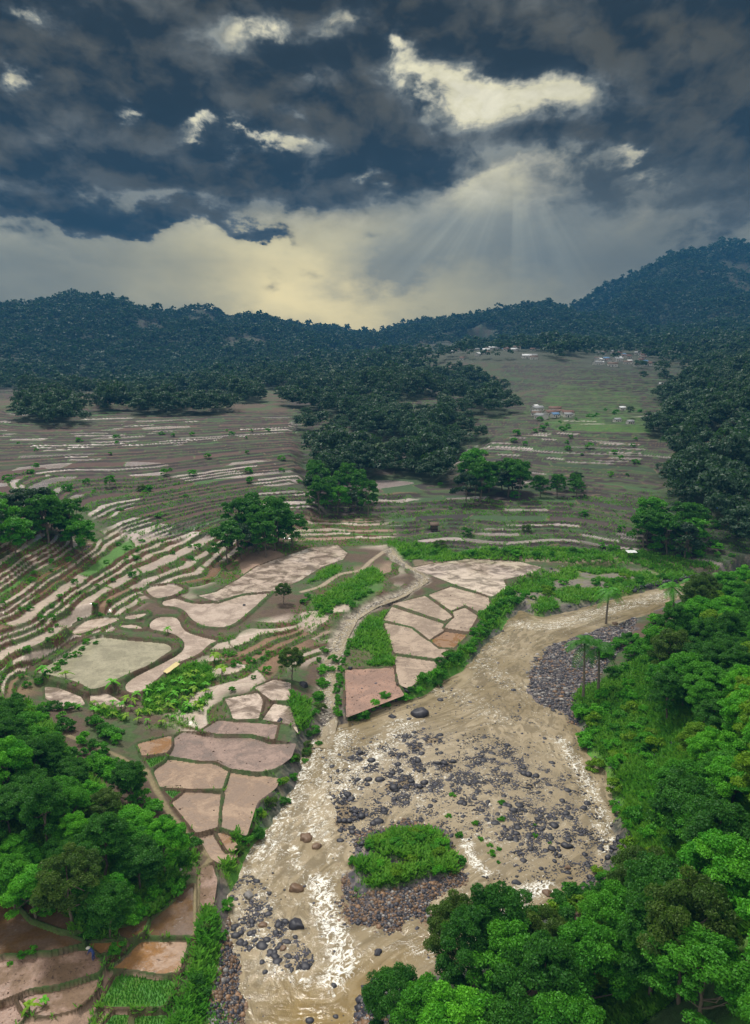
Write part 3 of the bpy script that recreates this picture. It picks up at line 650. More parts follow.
# ------------------------------------------------------------------ plants: geometry
def unit(v): return v / (np.linalg.norm(v, axis=-1, keepdims=True) + 1e-9)
def leaf_quads(C, Nrm, L, Wd, r, fold=.25):
    """one bent four-cornered leaf (or spray of leaves) per centre"""
    n = len(C); t = unit(np.cross(Nrm, unit(r.normal(size=(n, 3))))); t[:, 2] -= .25; t = unit(t)
    s = unit(np.cross(Nrm, t)); L = np.broadcast_to(L, n)[:, None]; Wd = np.broadcast_to(Wd, n)[:, None]
    V = np.stack([C - t * L * .5, C + s * Wd * .5 + Nrm * fold * Wd, C + t * L * .5, C - s * Wd * .5 + Nrm * fold * Wd], 1)
    return V.reshape(-1, 3), np.arange(4 * n).reshape(-1, 4)
def crown_geo(r, R, Hc, nc, nl, leaf, z0, lump=.30, spread=1., jit=.75):
    """clumps of leaves over the shell and inside of an uneven crown"""
    d = unit(r.normal(size=(nc, 3))); d[:, 2] = np.where(d[:, 2] < -.45, -d[:, 2], d[:, 2])
    rad = r.uniform(.55, 1., nc) ** .6
    cc = d * rad[:, None] * np.array([R, R, Hc / 2]) * spread; cc[:, 2] += z0 + Hc / 2
    cc[:, :2] += r.normal(size=(nc, 2)) * R * .10
    cr = R * r.uniform(lump * .7, lump * 1.35, nc)
    C = []; Nn = []; T = []
    for i in range(nc):
        m = int(nl * (cr[i] / (R * lump)) ** 2 * r.uniform(.7, 1.2))
        q = unit(r.normal(size=(m, 3))); q[:, 2] = np.where(q[:, 2] < -.2, -q[:, 2] * .6, q[:, 2]); 
        e = cr[i] * r.uniform(.55, 1.08, m)[:, None]
        C.append(cc[i] + q * e * np.array([1, 1, .72])); Nn.append(unit(q * .7 + np.array([0, 0, .4]) + r.normal(size=(m, 3)) * jit)); T.append(np.full(m, r.uniform(0, .7)) + r.uniform(0, .3, m))
    C = np.concatenate(C); Nn = np.concatenate(Nn); T = np.concatenate(T)
    lf = leaf * r.uniform(.7, 1.3, len(C))
    V, Q = leaf_quads(C, Nn, lf, lf * .55, r)
    return V, Q, np.repeat(T, 4), cc
def tube(p, rad, n=7):
    p = np.asarray(p, float); m = len(p); tg = unit(np.gradient(p, axis=0)); a = unit(np.cross(tg, np.array([.13, .97, .2]))); b_ = np.cross(tg, a)
    th = np.linspace(0, 2 * PI, n, endpoint=False)
    V = p[:, None] + np.asarray(rad)[:, None, None] * (a[:, None] * np.cos(th)[None, :, None] + b_[:, None] * np.sin(th)[None, :, None])
    i = np.arange(m * n).reshape(m, n); j = np.roll(i, -1, 1)
    return V.reshape(-1, 3), np.stack([i[:-1], j[:-1], j[1:], i[1:]], -1).reshape(-1, 4)
def join(parts):
    Vs = []; Qs = []; o = 0
    for V, Q in parts: Vs.append(V); Qs.append(Q + o); o += len(V)
    return np.concatenate(Vs), np.concatenate(Qs)
def trunk_geo(r, Ht, R0, cc, nb=7):
    zz = np.linspace(-.6, Ht * .82, 9); bend = np.cumsum(r.normal(size=(9, 2)) * .10 * Ht / 10, 0)
    main = np.c_[bend, zz]; parts = [tube(main, np.linspace(R0, R0 * .25, 9))]
    for c in cc[r.permutation(len(cc))[:nb]]:
        k0 = r.integers(3, 7); a = main[k0]; mid = (a + c) / 2 + r.normal(size=3) * .3 + np.array([0, 0, -.3])
        parts.append(tube(np.array([a, mid, c]), [R0 * .42, R0 * .26, R0 * .08], 5))
    return join(parts)
def make_tree(kind, seed, Ht, R, Hc, nc, nl, leaf, tint, lump=.3):
    r = np.random.default_rng(seed)
    V, Q, T, cc = crown_geo(r, R, Hc, nc, nl, leaf, Ht - Hc, lump)
    cm = mesh_np('crown', V, Q, [LM[tint]], False, {'tone': ('FLOAT', T)})
    tv, tq = trunk_geo(r, Ht, .022 * Ht, cc)
    tm = mesh_np('trunk', tv, tq, [M_BARK], True)
    return (cm, tm, kind, tint)
def put_tree(proto, loc, rz, sc, label, group, cat='tree'):
    o = thing(proto[2], loc, rz, sc); obj('crown', proto[0], o); obj('trunk', proto[1], o)
    return tag(o, label, cat, group)
NEAR = {}
for i, (tint, Ht, R, Hc, nc, nl, lf, lump) in enumerate([
    ('bright', 10, 3.6, 9.0, 84, 340, .27, .22), ('bright', 9, 3.3, 8.4, 76, 340, .26, .23), ('dark', 10, 3.6, 9.2, 88, 330, .25, .21), ('dark', 11, 3.3, 10., 86, 330, .25, .22),
    ('mid', 10, 3.8, 9.2, 88, 330, .27, .21), ('mid', 9, 3.4, 8.2, 80, 330, .26, .22), ('yellow', 9.5, 3.5, 8.6, 84, 330, .28, .21), ('olive', 11, 3.8, 8.4, 70, 300, .26, .21)]):
    NEAR.setdefault(tint, []).append(make_tree('tree', 100 + i, Ht, R, Hc, nc, nl, lf, tint, lump))
MIDT = {}
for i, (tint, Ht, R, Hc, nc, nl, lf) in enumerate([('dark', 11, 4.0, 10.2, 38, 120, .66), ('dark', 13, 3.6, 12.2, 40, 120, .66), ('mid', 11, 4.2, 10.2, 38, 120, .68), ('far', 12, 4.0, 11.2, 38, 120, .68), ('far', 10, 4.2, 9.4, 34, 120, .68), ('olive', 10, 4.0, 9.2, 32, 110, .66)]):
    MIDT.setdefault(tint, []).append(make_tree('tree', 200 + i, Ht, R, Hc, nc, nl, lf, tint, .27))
def bush_mesh(seed, R, Hh, nc, nl, leaf, tint):
    r = np.random.default_rng(seed); V, Q, T, cc = crown_geo(r, R, Hh * 1.3, nc, nl, leaf, -Hh * .3, .36)
    return mesh_np('bush', V, Q, [LM[tint]], False, {'tone': ('FLOAT', T)})
BUSH = {t: [bush_mesh(300 + 10 * i + j, 1., 1.35, 15, 90, .24, t) for j in range(3)] for i, t in enumerate(('bright', 'dark', 'mid', 'yellow', 'olive'))}
def dart(poly, dmin, nmax, seed, tries=4000, ok=None):
    r = np.random.default_rng(seed); P = np.array([p[:2] for p in poly]); lo = P.min(0); hi = P.max(0); out = []
    C = r.uniform(lo, hi, (tries, 2)); C = C[sdpoly(C[:, 0], C[:, 1], poly) < 0]
    for c in C:
        if all((c[0] - o[0]) ** 2 + (c[1] - o[1]) ** 2 > dmin * dmin for o in out):
            if ok is None or ok(c): out.append(c)
            if len(out) >= nmax: break
    return out
LOOK = {'bright': 'bright green leafy', 'dark': 'dark green dense', 'mid': 'mid green rounded', 'yellow': 'yellowish green', 'olive': 'olive green open crowned', 'far': 'dusky green'}
def grove(pts, tints, probs, seed, name, frm, key, rowlen, group, smin=.85, smax=1.2, protos=None, rows=None, fix=None):
    """put trees at points; label them by look, order within their look and row"""
    r = np.random.default_rng(seed); protos = protos or NEAR
    pts = sorted(pts, key=lambda p: p[1]); nrow = max(1, math.ceil(len(pts) / rowlen)); rows = rows or ['front', 'second', 'third', 'fourth', 'fifth', 'sixth', 'seventh', 'eighth', 'ninth', 'tenth', 'eleventh', 'twelfth', 'thirteenth', 'fourteenth', 'back']
    out = []
    for ri in range(nrow):
        row = sorted(pts[ri * rowlen:(ri + 1) * rowlen], key=key); seen = {}
        for p in row:
            t = tints[r.choice(len(tints), p=probs)]; 
            if fix: t = fix(p, t)
            k0 = seen.get(t, 0); seen[t] = k0 + 1
            pr = protos[t][r.integers(len(protos[t]))]; s = r.uniform(smin, smax)
            lab = f"{LOOK[t]} tree, {ORD[k0]} from {frm}, {rows[min(ri, len(rows) - 1)]} row, {name}"
            put_tree(pr, (p[0], p[1], float(hz(p[0], p[1])[0]) - .2), r.uniform(0, 6.28), (s * r.uniform(.9, 1.15), s * r.uniform(.9, 1.15), s * r.uniform(.85, 1.12)), lab, group)
            out.append((p[0], p[1], s * 10))
    return out
TREES = []
# left grove
LG = [hit(a, b)[:2] for a, b in [(-70,890),(0,905),(45,922),(85,938),(120,938),(140,920),(168,896),(172,876),(150,855),(120,840),(95,815),(70,790),(48,770),(40,752),(0,742),(-70,742)]]
lg = dart(LG, 3.1, 64, 3)
TREES += grove(lg, ['bright', 'mid', 'dark', 'olive'], [.50, .24, .21, .05], 5, 'left grove', 'the river', lambda p: -p[0], 9, 'trees of the left grove', .55, .86,
    fix=lambda p, t: 'dark' if (p[1] > 95 and p[0] < -40) and t == 'bright' else t)
# right bank forest
RB = [hit(a, b)[:2] for a, b in [(668,655),(690,628),(712,606),(740,598),(800,600)]] + [(135, 150), (100, 90), (75, 42), (30, 42), (27, 52)] + [hit(a, b)[:2] for a, b in [(610,1010),(640,960),(668,930),(672,880),(668,840),(690,790),(680,740),(650,700)]]
rb = dart(RB, 4.3, 190, 4, 9000, lambda c: abs(c[0]) < c[1] * .68 + 8)
TREES += grove(rb, ['bright', 'mid', 'dark', 'yellow', 'olive'], [.26, .30, .24, .16, .04], 6, 'right bank forest', 'the river', lambda p: p[0], 13, 'trees of the right bank forest', .72, 1.1)
# trees by the lower river
bt = [(395,1035,'dark',.75),(425,1060,'mid',.85),(458,1090,'bright',.95),(470,1005,'dark',.95),(455,975,'olive',.8),(500,985,'dark',1.0),(515,1030,'mid',1.0),(540,1060,'dark',1.05),(585,1030,'mid',.95),(560,1100,'mid',1.0),(610,975,'mid',.9),(640,930,'olive',.85),(590,990,'yellow',.75),(650,1000,'dark',1.),(500,1100,'dark',.9),(540,990,'olive',.8)]
seen = {}
for i, (a, b_, t, s) in enumerate(bt):
    x, y, z = see(a, min(b_, 1023)) if b_ < 1024 else PZ(a, b_, 1.2); z = float(hz(x, y)[0]); k0 = seen.get(t, 0); seen[t] = k0 + 1
    pr = NEAR[t][i % len(NEAR[t])]
    put_tree(pr, (x, y, z - .2), i * 1.3, (s, s, s * 1.05), f"{LOOK[t]} tree by the lower river, {ORD[sum(1 for q in bt if q[2] == t and q[0] < a)]} from the pebble spit", 'trees by the lower river bend')
    TREES.append((x, y, s * 10))
# trees standing alone or in small clumps among the fields
clumps = [([(225,562),(262,562),(303,548),(300,536),(270,530),(236,540)], 4.6, 11, 'clump behind mirror paddy', 'trees behind the mirror paddy', 1.0, 1.35),
 ([(464,506),(528,506),(520,488),(470,486)], 5.0, 13, 'far dark clump', 'trees of the dark clump on the far fields', 1.0, 1.45),
 ([(530,502),(585,496),(580,484),(535,488)], 6.0, 8, 'scrub beside far dark clump', 'low trees right of the dark clump', .55, .85),
 ([(302,517),(372,517),(365,490),(312,486)], 5.2, 15, 'spur below wooded knoll', 'trees on the spur below the wooded knoll', .9, 1.3),
 ([(-20,556),(30,560),(84,556),(72,535),(30,520),(-20,520)], 4.4, 16, 'thicket above left terraces', 'trees above the left terraces', .75, 1.1),
 ([(640,558),(688,560),(704,535),(652,526)], 6.0, 9, 'clump beyond river road', 'trees beyond the river road', .8, 1.15)]
for ci, (pp, dm, nm, name, grp, s0, s1) in enumerate(clumps):
    P_ = dart(ground_poly(pp), dm, nm, 60 + ci)
    TREES += grove(P_, ['dark', 'far', 'mid'], [.5, .4, .1] if ci not in (4, 5) else [.45, .25, .3], 70 + ci, name, 'the river', lambda p: -p[0] if ci != 5 else p[0], 8, grp, s0, s1, MIDT)
for a, b_, t, s, lab in [(291,680,'olive',.62,'thin lopsided tree beside the wet plots and the stream'), (283,604,'olive',.5,'slender young tree beside the path under the grass mound'), (130,800,'dark',.6,'dark round tree standing up from the back of the left grove'), (110,488,'mid',.45,'small leafy tree alone on the brown plain')]:
    x, y, z = see(a, b_); put_tree((NEAR if y < 260 else MIDT)[t][0], (x, y, z - .2), 2., s, lab, None); TREES.append((x, y, 8))
# the woods on the slopes: the largest stand as trees, the far mass is one object
def scatter_forest():
    r = np.random.default_rng(12); P = []
    for y0, y1, sp in [(230, 520, 4.9), (520, 800, 5.6), (800, 1250, 7.6), (1250, 2300, 8.8), (2300, 3700, 12.5)]:
        ys = np.arange(y0, y1, sp)
        for yy in ys:
            xs = np.arange(-.62 * yy, .62 * yy, sp); P.append(np.c_[xs + r.uniform(-.5, .5, len(xs)) * sp, yy + r.uniform(-.5, .5, len(xs)) * sp])
    P = np.concatenate(P); P = P[(P[:, 1] > 230) & (P[:, 1] < 3650)]
    f = samp(forest, P[:, 0], P[:, 1]); P = P[r.uniform(.12, .88, len(P)) < f]; P = P[r.uniform(size=len(P)) < .86]
    z = hz(P[:, 0], P[:, 1])
    # leave out what the land itself hides
    kp = np.ones(len(P), bool)
    for fr in np.linspace(.3, .985, 40):
        kp &= (P[:, 1] * fr < 60) | (hz(P[:, 0] * fr, P[:, 1] * fr) < H + (z + 24 - H) * fr)
    return np.c_[P, z][kp]
FOR = scatter_forest()
dist = np.hypot(FOR[:, 0], FOR[:, 1]); order = np.argsort(dist)
NIND = max(0, 298 - len(TREES)); vis = np.abs(FOR[:, 0]) < FOR[:, 1] * .54
ind = [i for i in order if vis[i]][:NIND]; rest = np.ones(len(FOR), bool); rest[ind] = False
r = np.random.default_rng(14)
for i in ind:
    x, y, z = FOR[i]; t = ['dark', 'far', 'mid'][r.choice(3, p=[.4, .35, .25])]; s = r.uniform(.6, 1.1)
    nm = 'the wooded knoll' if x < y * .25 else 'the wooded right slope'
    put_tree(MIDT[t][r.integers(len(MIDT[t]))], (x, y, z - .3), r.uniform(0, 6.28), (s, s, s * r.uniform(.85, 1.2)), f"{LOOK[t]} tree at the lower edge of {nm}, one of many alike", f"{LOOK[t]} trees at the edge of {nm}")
def mass(P, tmpl, smin, smax, r):
    """many small crowns as one array"""
    n = len(P); which = r.integers(len(tmpl), size=n); Vs, Qs, Ts, o = [], [], [], 0
    for j, (V, Q, T) in enumerate(tmpl):
        p = P[which == j]; m = len(p)
        if not m: continue
        a = r.uniform(0, 6.28, m); s = r.uniform(smin, smax, m) * (1 + .25 * r.normal(size=m).clip(-1, 2)); c, sn = np.cos(a), np.sin(a); hz_ = s * r.uniform(.8, 1.3, m)
        W_ = np.stack([(V[None, :, 0] * c[:, None] - V[None, :, 1] * sn[:, None]) * s[:, None] + p[:, 0, None], (V[None, :, 0] * sn[:, None] + V[None, :, 1] * c[:, None]) * s[:, None] + p[:, 1, None], V[None, :, 2] * hz_[:, None] + p[:, 2, None]], -1)
        Vs.append(W_.reshape(-1, 3)); Qs.append((Q[None] + (np.arange(m) * len(V))[:, None, None] + o).reshape(-1, 4)); o += m * len(V)
        Ts.append((T[None] * .35 + (r.uniform(0, .35, m) + .9 * (fbm(p[:, 0] / 70, p[:, 1] / 110, 88, 3) - .3).clip(0, .6))[:, None]).ravel())
    return np.concatenate(Vs), np.concatenate(Qs), np.concatenate(Ts)
def templ(seed, nc, nl, leaf, R=4., Hc=8., Ht=10.5):
    V, Q, T, cc = crown_geo(np.random.default_rng(seed), R, Hc, nc, nl, leaf, Ht - Hc, .36, 1., .3); return V, Q, T
FR = FOR[rest]; dr = FR[:, 1]
A1 = mass(FR[dr < 800], [templ(500 + i, 20, 22, 1.15) for i in range(5)], .62, 1.1, r)
A2 = mass(FR[(dr >= 800) & (dr < 1300)], [templ(510 + i, 12, 9, 2.2) for i in range(5)], .85, 1.35, r)
A3 = mass(FR[(dr >= 1300) & (dr < 2400)], [templ(520 + i, 9, 6, 3.0) for i in range(5)], .9, 1.6, r)
A4 = mass(FR[dr >= 2400], [templ(530 + i, 8, 4, 4.0) for i in range(5)], 1.3, 2.3, r)
ys = np.arange(30, 232, 5.2); SP = np.concatenate([np.c_[np.arange(.66 * y_ + 8, 1.5 * y_ + 30, 5.2), np.full(len(np.arange(.66 * y_ + 8, 1.5 * y_ + 30, 5.2)), y_)] for y_ in ys]); SP = SP + r.uniform(-2, 2, SP.shape)
A0 = mass(np.c_[SP, hz(SP[:, 0], SP[:, 1])], [templ(540 + i, 30, 60, .62) for i in range(4)], .6, 1.0, r)   # the wooded slope goes on beside the picture
V, Q = join([a[:2] for a in (A0, A1, A2, A3, A4)])
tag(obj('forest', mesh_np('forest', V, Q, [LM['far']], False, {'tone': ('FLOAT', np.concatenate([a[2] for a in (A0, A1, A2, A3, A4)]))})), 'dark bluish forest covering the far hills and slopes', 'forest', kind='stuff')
print('forest', len(FOR), len(Q), len(TREES), NIND, round(time.time() - T0, 1))

# ------------------------------------------------------------------ palms
def palm_geo(seed, Ht):
    r = np.random.default_rng(seed); z = np.linspace(-.4, Ht, 14); lean = r.uniform(-.9, .9, 2)
    p = np.c_[lean[0] * (z / Ht) ** 2, lean[1] * (z / Ht) ** 2, z]; tv = tube(p, np.linspace(.28, .17, 14) + .05 * np.exp(-np.linspace(0, 8, 14)), 8)
    parts = []; top = p[-1]; T = []
    for i in range(19):
        az = i * 2.4 + r.uniform(-.2, .2); up = r.uniform(-.35, 1.35); L = r.uniform(3.7, 4.7); s = np.linspace(0, 1, 9)
        dz = np.sin(up) * s * L - 1.35 * s ** 2 * L * .55; dr_ = np.cos(up * .8) * s * L * .92
        sp_ = np.c_[np.cos(az) * dr_, np.sin(az) * dr_, dz] + top; side = np.array([-np.sin(az), np.cos(az), 0])
        for sg in (-1, 1):
            for a in range(1, 9):
                for hf in (0., .5):
                    b0 = sp_[a] * (1 - hf) + sp_[a - 1] * hf; w_ = .78 * math.sin(PI * min(1, (a - hf * .9) / 8.4) * .93) + .14; fw = (sp_[a] - sp_[a - 1]); fw = fw / np.linalg.norm(fw)
                    tip = b0 + side * sg * w_ + fw * .38 * w_ + np.array([0, 0, -.42 * w_]); e = fw * .12
                    parts.append(np.array([b0 - e, tip - e * .4, tip + e * .4, b0 + e]))
    V = np.concatenate(parts); return tv, V, np.arange(len(V)).reshape(-1, 4)
for i, (a, b_, Ht, lab) in enumerate([(606,624,9.,'lone coconut palm rising from the far side of the pebble bar'), (583,700,11.,'tall coconut palm in front of its shorter twin by the meadow'), (598,692,9.,'shorter coconut palm half hidden behind the tall one by the meadow'), (673,622,8.5,'coconut palm on the forest rim, nearer the lone palm'), (694,616,8.5,'coconut palm on the forest rim, second from the lone palm'), (717,606,7.5,'coconut palm on the forest rim, farthest from the lone palm')]):
    x, y, z = see(a, b_); tv, V, Q = palm_geo(40 + i, Ht); o = thing('palm_tree', (x, y, float(hz(x, y)[0])), i * 1.1)
    obj('trunk', mesh_np('trunk', *tv, [M_PALMBARK], True), o); obj('crown', mesh_np('crown', V, Q, [LM['dark' if i in (1, 2) else 'mid']], False, {'tone': ('FLOAT', np.repeat(np.random.default_rng(i).uniform(.2, 1, len(Q)), 4))}), o)
    tag(o, lab, 'palm tree', 'coconut palms by the river')

# ------------------------------------------------------------------ banana plants
def banana_geo(seed):
    r = np.random.default_rng(seed); st = tube(np.array([[0,0,-.2],[.03,0,.6],[.05,.03,1.3]]), [.13,.11,.07], 7); V = []; Q = []; o = 0
    for i in range(8):
        az = i * 2.4 + r.uniform(-.3, .3); up = r.uniform(.35, 1.25); L = r.uniform(1.3, 1.9); s = np.linspace(0, 1, 7)
        dr_ = np.cos(up) * s * L + s ** 2 * .25; dz = np.sin(up) * s * L - s ** 2.2 * L * .75; c = np.c_[np.cos(az) * dr_, np.sin(az) * dr_, 1.25 + dz]
        w_ = .30 * np.sin(PI * np.clip(s * .92 + .06, 0, 1)) ** .7; side = np.array([-np.sin(az), np.cos(az), 0])
        G = np.stack([c - side * w_[:, None] - [0, 0, .06], c + [0, 0, .05], c + side * w_[:, None] - [0, 0, .06]], 1).reshape(-1, 3)
        ii = np.arange(21).reshape(7, 3); q_ = np.concatenate([np.stack([ii[:-1, k_], ii[:-1, k_+1], ii[1:, k_+1], ii[1:, k_]], -1) for k_ in (0, 1)])
        V.append(G); Q.append(q_ + o); o += 21
    return mesh_np('stem', *st, [M_STEM], True), mesh_np('leaves', np.concatenate(V), np.concatenate(Q), [LM['yellow' if seed % 2 else 'bright']], False, {'tone': ('FLOAT', np.repeat(r.uniform(.3, 1, 8), 21))})
BAN = [banana_geo(60 + i) for i in range(4)]
def banana(x, y, s, rz, label, group, v):
    o = thing('banana_plant', (x, y, float(hz(x, y)[0])), rz, s); obj('stem', BAN[v][0], o); obj('leaves', BAN[v][1], o); return tag(o, label, 'banana plant', group)
bp_ = dart(ground_poly([(72,712),(96,716),(125,722),(165,730),(200,712),(210,690),(200,672),(175,680),(150,694),(125,703),(92,705)]), 1.6, 50, 8)
r = np.random.default_rng(18)
for i, p in enumerate(sorted(bp_, key=lambda p: p[0])):
    banana(p[0], p[1], r.uniform(.45, .8), r.uniform(0, 6), 'pale green banana plant in the green belt below the pond', 'banana plants in the green belt below the pond', i % 4)
for i, (a, b_, s, lab) in enumerate([(113,689,1.1,'banana plant on the bank corner between pond and hook shaped paddy'), (66,679,.9,'spindly banana plant at the front edge of the pond'), (43,676,1.1,'bushy banana plant at the near corner of the pond bank'), (215,662,1.2,'banana plant on the bund above the slanting strips'), (168,633,.8,'tiny plant standing alone in the hook shaped paddy'), (30,1012,.6,'low banana plant on the lower left bund'), (45,1006,.5,'withered low plant on the lower left bund'), (222,674,1.1,'light green banana plant among the slanting strips')]):
    x, y, z = see(a, b_); banana(x, y, s, i, lab, None, i % 4)

# ------------------------------------------------------------------ bushes
BUSHES = []
def bush(x, y, s, t, label, group): BUSHES.append((x, y, s, t, label, group))
def hedge(line, step, off, smin, smax, tints, label, group):
    p = resample([see(a, b_)[:2] for a, b_ in line], 400); d = np.r_[0, np.cumsum(np.hypot(*np.diff(p, axis=0).T))]; n = int(d[-1] / step)
    for i in range(n):
        x, y = np.interp((i + r.uniform(.1, .9)) * step, d, p[:, 0]) + r.normal() * off, np.interp((i + r.uniform(.1, .9)) * step, d, p[:, 1]) + r.normal() * off
        t = tints[r.integers(len(tints))]; bush(x, y, r.uniform(smin, smax), t, f"{LOOK[t].split(' ')[0]} green bush {label}" if t not in ('mid', 'bright', 'dark', 'olive', 'yellow') else f"{ {'bright':'bright green','dark':'dark green','mid':'mid green','yellow':'yellowish','olive':'olive green'}[t] } bush {label}", group + ', ' + t)
hedge([(348,722),(380,707),(405,698),(435,680),(462,658),(484,632),(500,606),(512,590)], 1.9, .5, .8, 1.35, ['mid', 'bright', 'dark', 'olive'], 'in the hedge between pink paddies and river', 'hedge bushes along the wedge')
hedge([(240,855),(258,825),(282,790),(300,765),(310,740),(318,722)], 1.7, .6, .5, 1.0, ['mid', 'olive', 'dark', 'yellow'], 'on the bank between mud paddies and rapids', 'bushes along the rapids')
hedge([(338,720),(338,700),(340,670),(352,640)], 1.8, .3, .5, .8, ['mid', 'bright', 'olive'], 'along the stream beside the salmon paddy', 'bushes along the stream')
hedge([(200,1010),(205,985),(210,950),(222,915),(228,880)], 1.8, .9, .4, .8, ['mid', 'dark', 'olive'], 'on the pebbly left bank', 'bushes on the pebbly bank')
hedge([(512,604),(535,596),(560,588),(590,584),(620,584),(655,580),(700,574)], 2.6, 2.0, .7, 1.5, ['mid', 'bright', 'yellow'], 'on the grassy far bank of the river', 'bushes on the grassy far bank')
hedge([(398,556),(440,556),(480,555),(540,556),(600,552),(660,553),(740,560)], 3.2, 1.6, .8, 1.7, ['mid', 'dark', 'bright'], 'along the road beyond the river', 'bushes along the road beyond the river')
hedge([(330,650),(322,680),(318,705),(306,720)], 2.0, 1.0, .6, 1.1, ['mid', 'bright', 'olive'], 'on the left side of the stream', 'bushes left of the stream')
hedge([(20,690),(40,680),(75,655),(100,640)], 2.4, .6, .5, .9, ['mid', 'bright', 'olive'], 'on the left bank of the pond', 'bushes on the pond bank')
hedge([(300,600),(330,612),(350,600),(372,588)], 2.0, 1.6, .6, 1.1, ['olive', 'mid', 'dark'], 'on the rough slope above the stream', 'bushes above the stream')
hedge([(10,770),(60,752),(100,765),(130,785),(150,815),(185,850),(195,872)], 1.8, .8, .7, 1.3, ['bright', 'mid', 'dark'], 'fringing the top of the left grove', 'bushes fringing the left grove')
hedge([(20,898),(60,915),(100,925),(130,922),(160,900),(190,876)], 1.4, .5, .6, 1.2, ['bright', 'mid', 'dark'], 'at the foot of the left grove', 'bushes at the foot of the left grove')
hedge([(0,965),(40,955),(60,948)], 1.5, .3, .3, .55, ['bright', 'mid'], 'on the bund by the stubble field', 'bushes on the stubble bund')
hedge([(104,955),(122,948),(136,938)], 1.2, .3, .4, .7, ['mid', 'olive'], 'on the bund beside the orange puddle', 'bushes by the orange puddle')
for poly, n_, lab, grp, s0, s1, tt, sd_ in [
  ([(5,700),(60,703),(112,732),(135,772),(105,785),(50,745),(5,740)], 44, 'between the left grove and the pond', 'bushes between grove and pond', .7, 1.5, ['dark', 'mid', 'bright'], 20),
  ([(350,862),(385,832),(440,838),(460,862),(440,880),(380,886)], 26, 'on the grassy river island', 'bushes on the river island', .45, .95, ['bright', 'mid', 'bright', 'yellow'], 21),
  ([(585,740),(575,715),(600,690),(640,680),(650,720),(672,800),(655,870),(625,870),(612,800)], 60, 'in the bright meadow below the forest', 'bushes in the bright meadow', .6, 1.5, ['bright', 'bright', 'yellow', 'mid'], 22),
  ([(600,655),(650,620),(690,600),(700,615),(650,650),(610,685)], 36, 'on the forest rim by the pebble bar', 'bushes on the forest rim', .9, 1.9, ['mid', 'dark', 'mid', 'bright'], 23),
  ([(-20,570),(60,560),(120,560),(130,600),(80,640),(20,680),(-20,690)], 32, 'on a bund of the left terraces', 'bushes on the left terraces', .4, .9, ['mid', 'dark', 'olive'], 24),
  ([(90,560),(130,530),(240,545),(200,575),(150,590)], 14, 'between the terraces and the plain', 'bushes between terraces and plain', .6, 1.2, ['mid', 'dark'], 25),
  ([(0,540),(0,440),(280,430),(310,500),(240,535),(120,520)], 42, 'dotted over the brown plain', 'bushes over the brown plain', .7, 1.9, ['dark', 'mid', 'olive'], 26),
  ([(400,545),(430,490),(520,420),(640,410),(650,480),(640,545),(520,550)], 48, 'dotted over the far right fields', 'bushes over the far right fields', .7, 2.1, ['dark', 'mid', 'olive'], 27),
  ([(180,725),(165,700),(205,665),(240,650),(300,650),(250,690),(215,725)], 22, 'among the slanting paddy strips', 'bushes among the slanting strips', .4, .9, ['mid', 'olive', 'bright'], 28),
  ([(430,820),(455,790),(540,800),(560,850),(500,872),(470,840)], 16, 'growing among the stones in the river', 'bushes among the river stones', .25, .6, ['bright', 'mid', 'yellow'], 29),
  ([(548,908),(575,890),(600,868),(622,880),(600,915),(560,925)], 22, 'on the bare bank of the right channel', 'bushes on the right channel bank', .6, 1.2, ['mid', 'dark', 'yellow'], 32),
  ([(640,1010),(600,960),(640,900),(625,870),(680,850),(690,960)], 16, 'under the trees of the lower right bank', 'bushes of the lower right bank', .8, 1.5, ['mid', 'dark', 'bright'], 30),
  ([(640,560),(700,560),(745,540),(690,500),(650,520)], 14, 'in the scrub beyond the river road', 'bushes beyond the river road', .8, 1.8, ['mid', 'dark'], 31)]:
    r2 = np.random.default_rng(sd_)
    ok = (lambda c: not bool(samp(inside, c[0], c[1]))) 
    for p in dart(ground_poly(poly), 1.0, n_, sd_, 1500, ok):
        t = tt[r2.integers(len(tt))]; nm_ = {'bright':'bright green','dark':'dark green','mid':'mid green','yellow':'yellowish','olive':'olive green'}[t]
        bush(p[0], p[1], r2.uniform(s0, s1), t, f"{nm_} bush {lab}", grp + ', ' + t)
BUSHES.sort(key=lambda q: -q[2] / math.hypot(q[0], q[1])); rest_v, rest_q, rest_t, nv = [], [], [], 0
r = np.random.default_rng(19)
for i, (x, y, s, t, lab, grp) in enumerate(BUSHES):
    me = BUSH[t][i % 3]; z = float(hz(x, y)[0]); a = i * 1.7; sz_ = s * r.uniform(.75, 1.1)
    if i < 290:
        o = obj('bush', me, None, (x, y, z)); o.rotation_euler = (0, 0, a); o.scale = (s, s, sz_); tag(o, lab, 'bush', grp)
    else:
        V = np.empty(len(me.vertices) * 3, np.float32); me.vertices.foreach_get('co', V); V = V.reshape(-1, 4, 3)[::3]; V = ((V - V.mean(1, keepdims=True)) * 1.6 + V.mean(1, keepdims=True)).reshape(-1, 3); c, sn = math.cos(a), math.sin(a)
        rest_v.append(np.c_[(V[:, 0] * c - V[:, 1] * sn) * s + x, (V[:, 0] * sn + V[:, 1] * c) * s + y, V[:, 2] * sz_ + z]); rest_t.append(np.full(len(V), r.uniform(0, 1)))
V = np.concatenate(rest_v)
tag(obj('shrubbery', mesh_np('shrubbery', V, np.arange(len(V)).reshape(-1, 4), [LM['mid']], False, {'tone': ('FLOAT', np.concatenate(rest_t))})), 'small green shrubs dotted over the far fields', 'shrubs', kind='stuff')
print('bushes', len(BUSHES), round(time.time() - T0, 1))

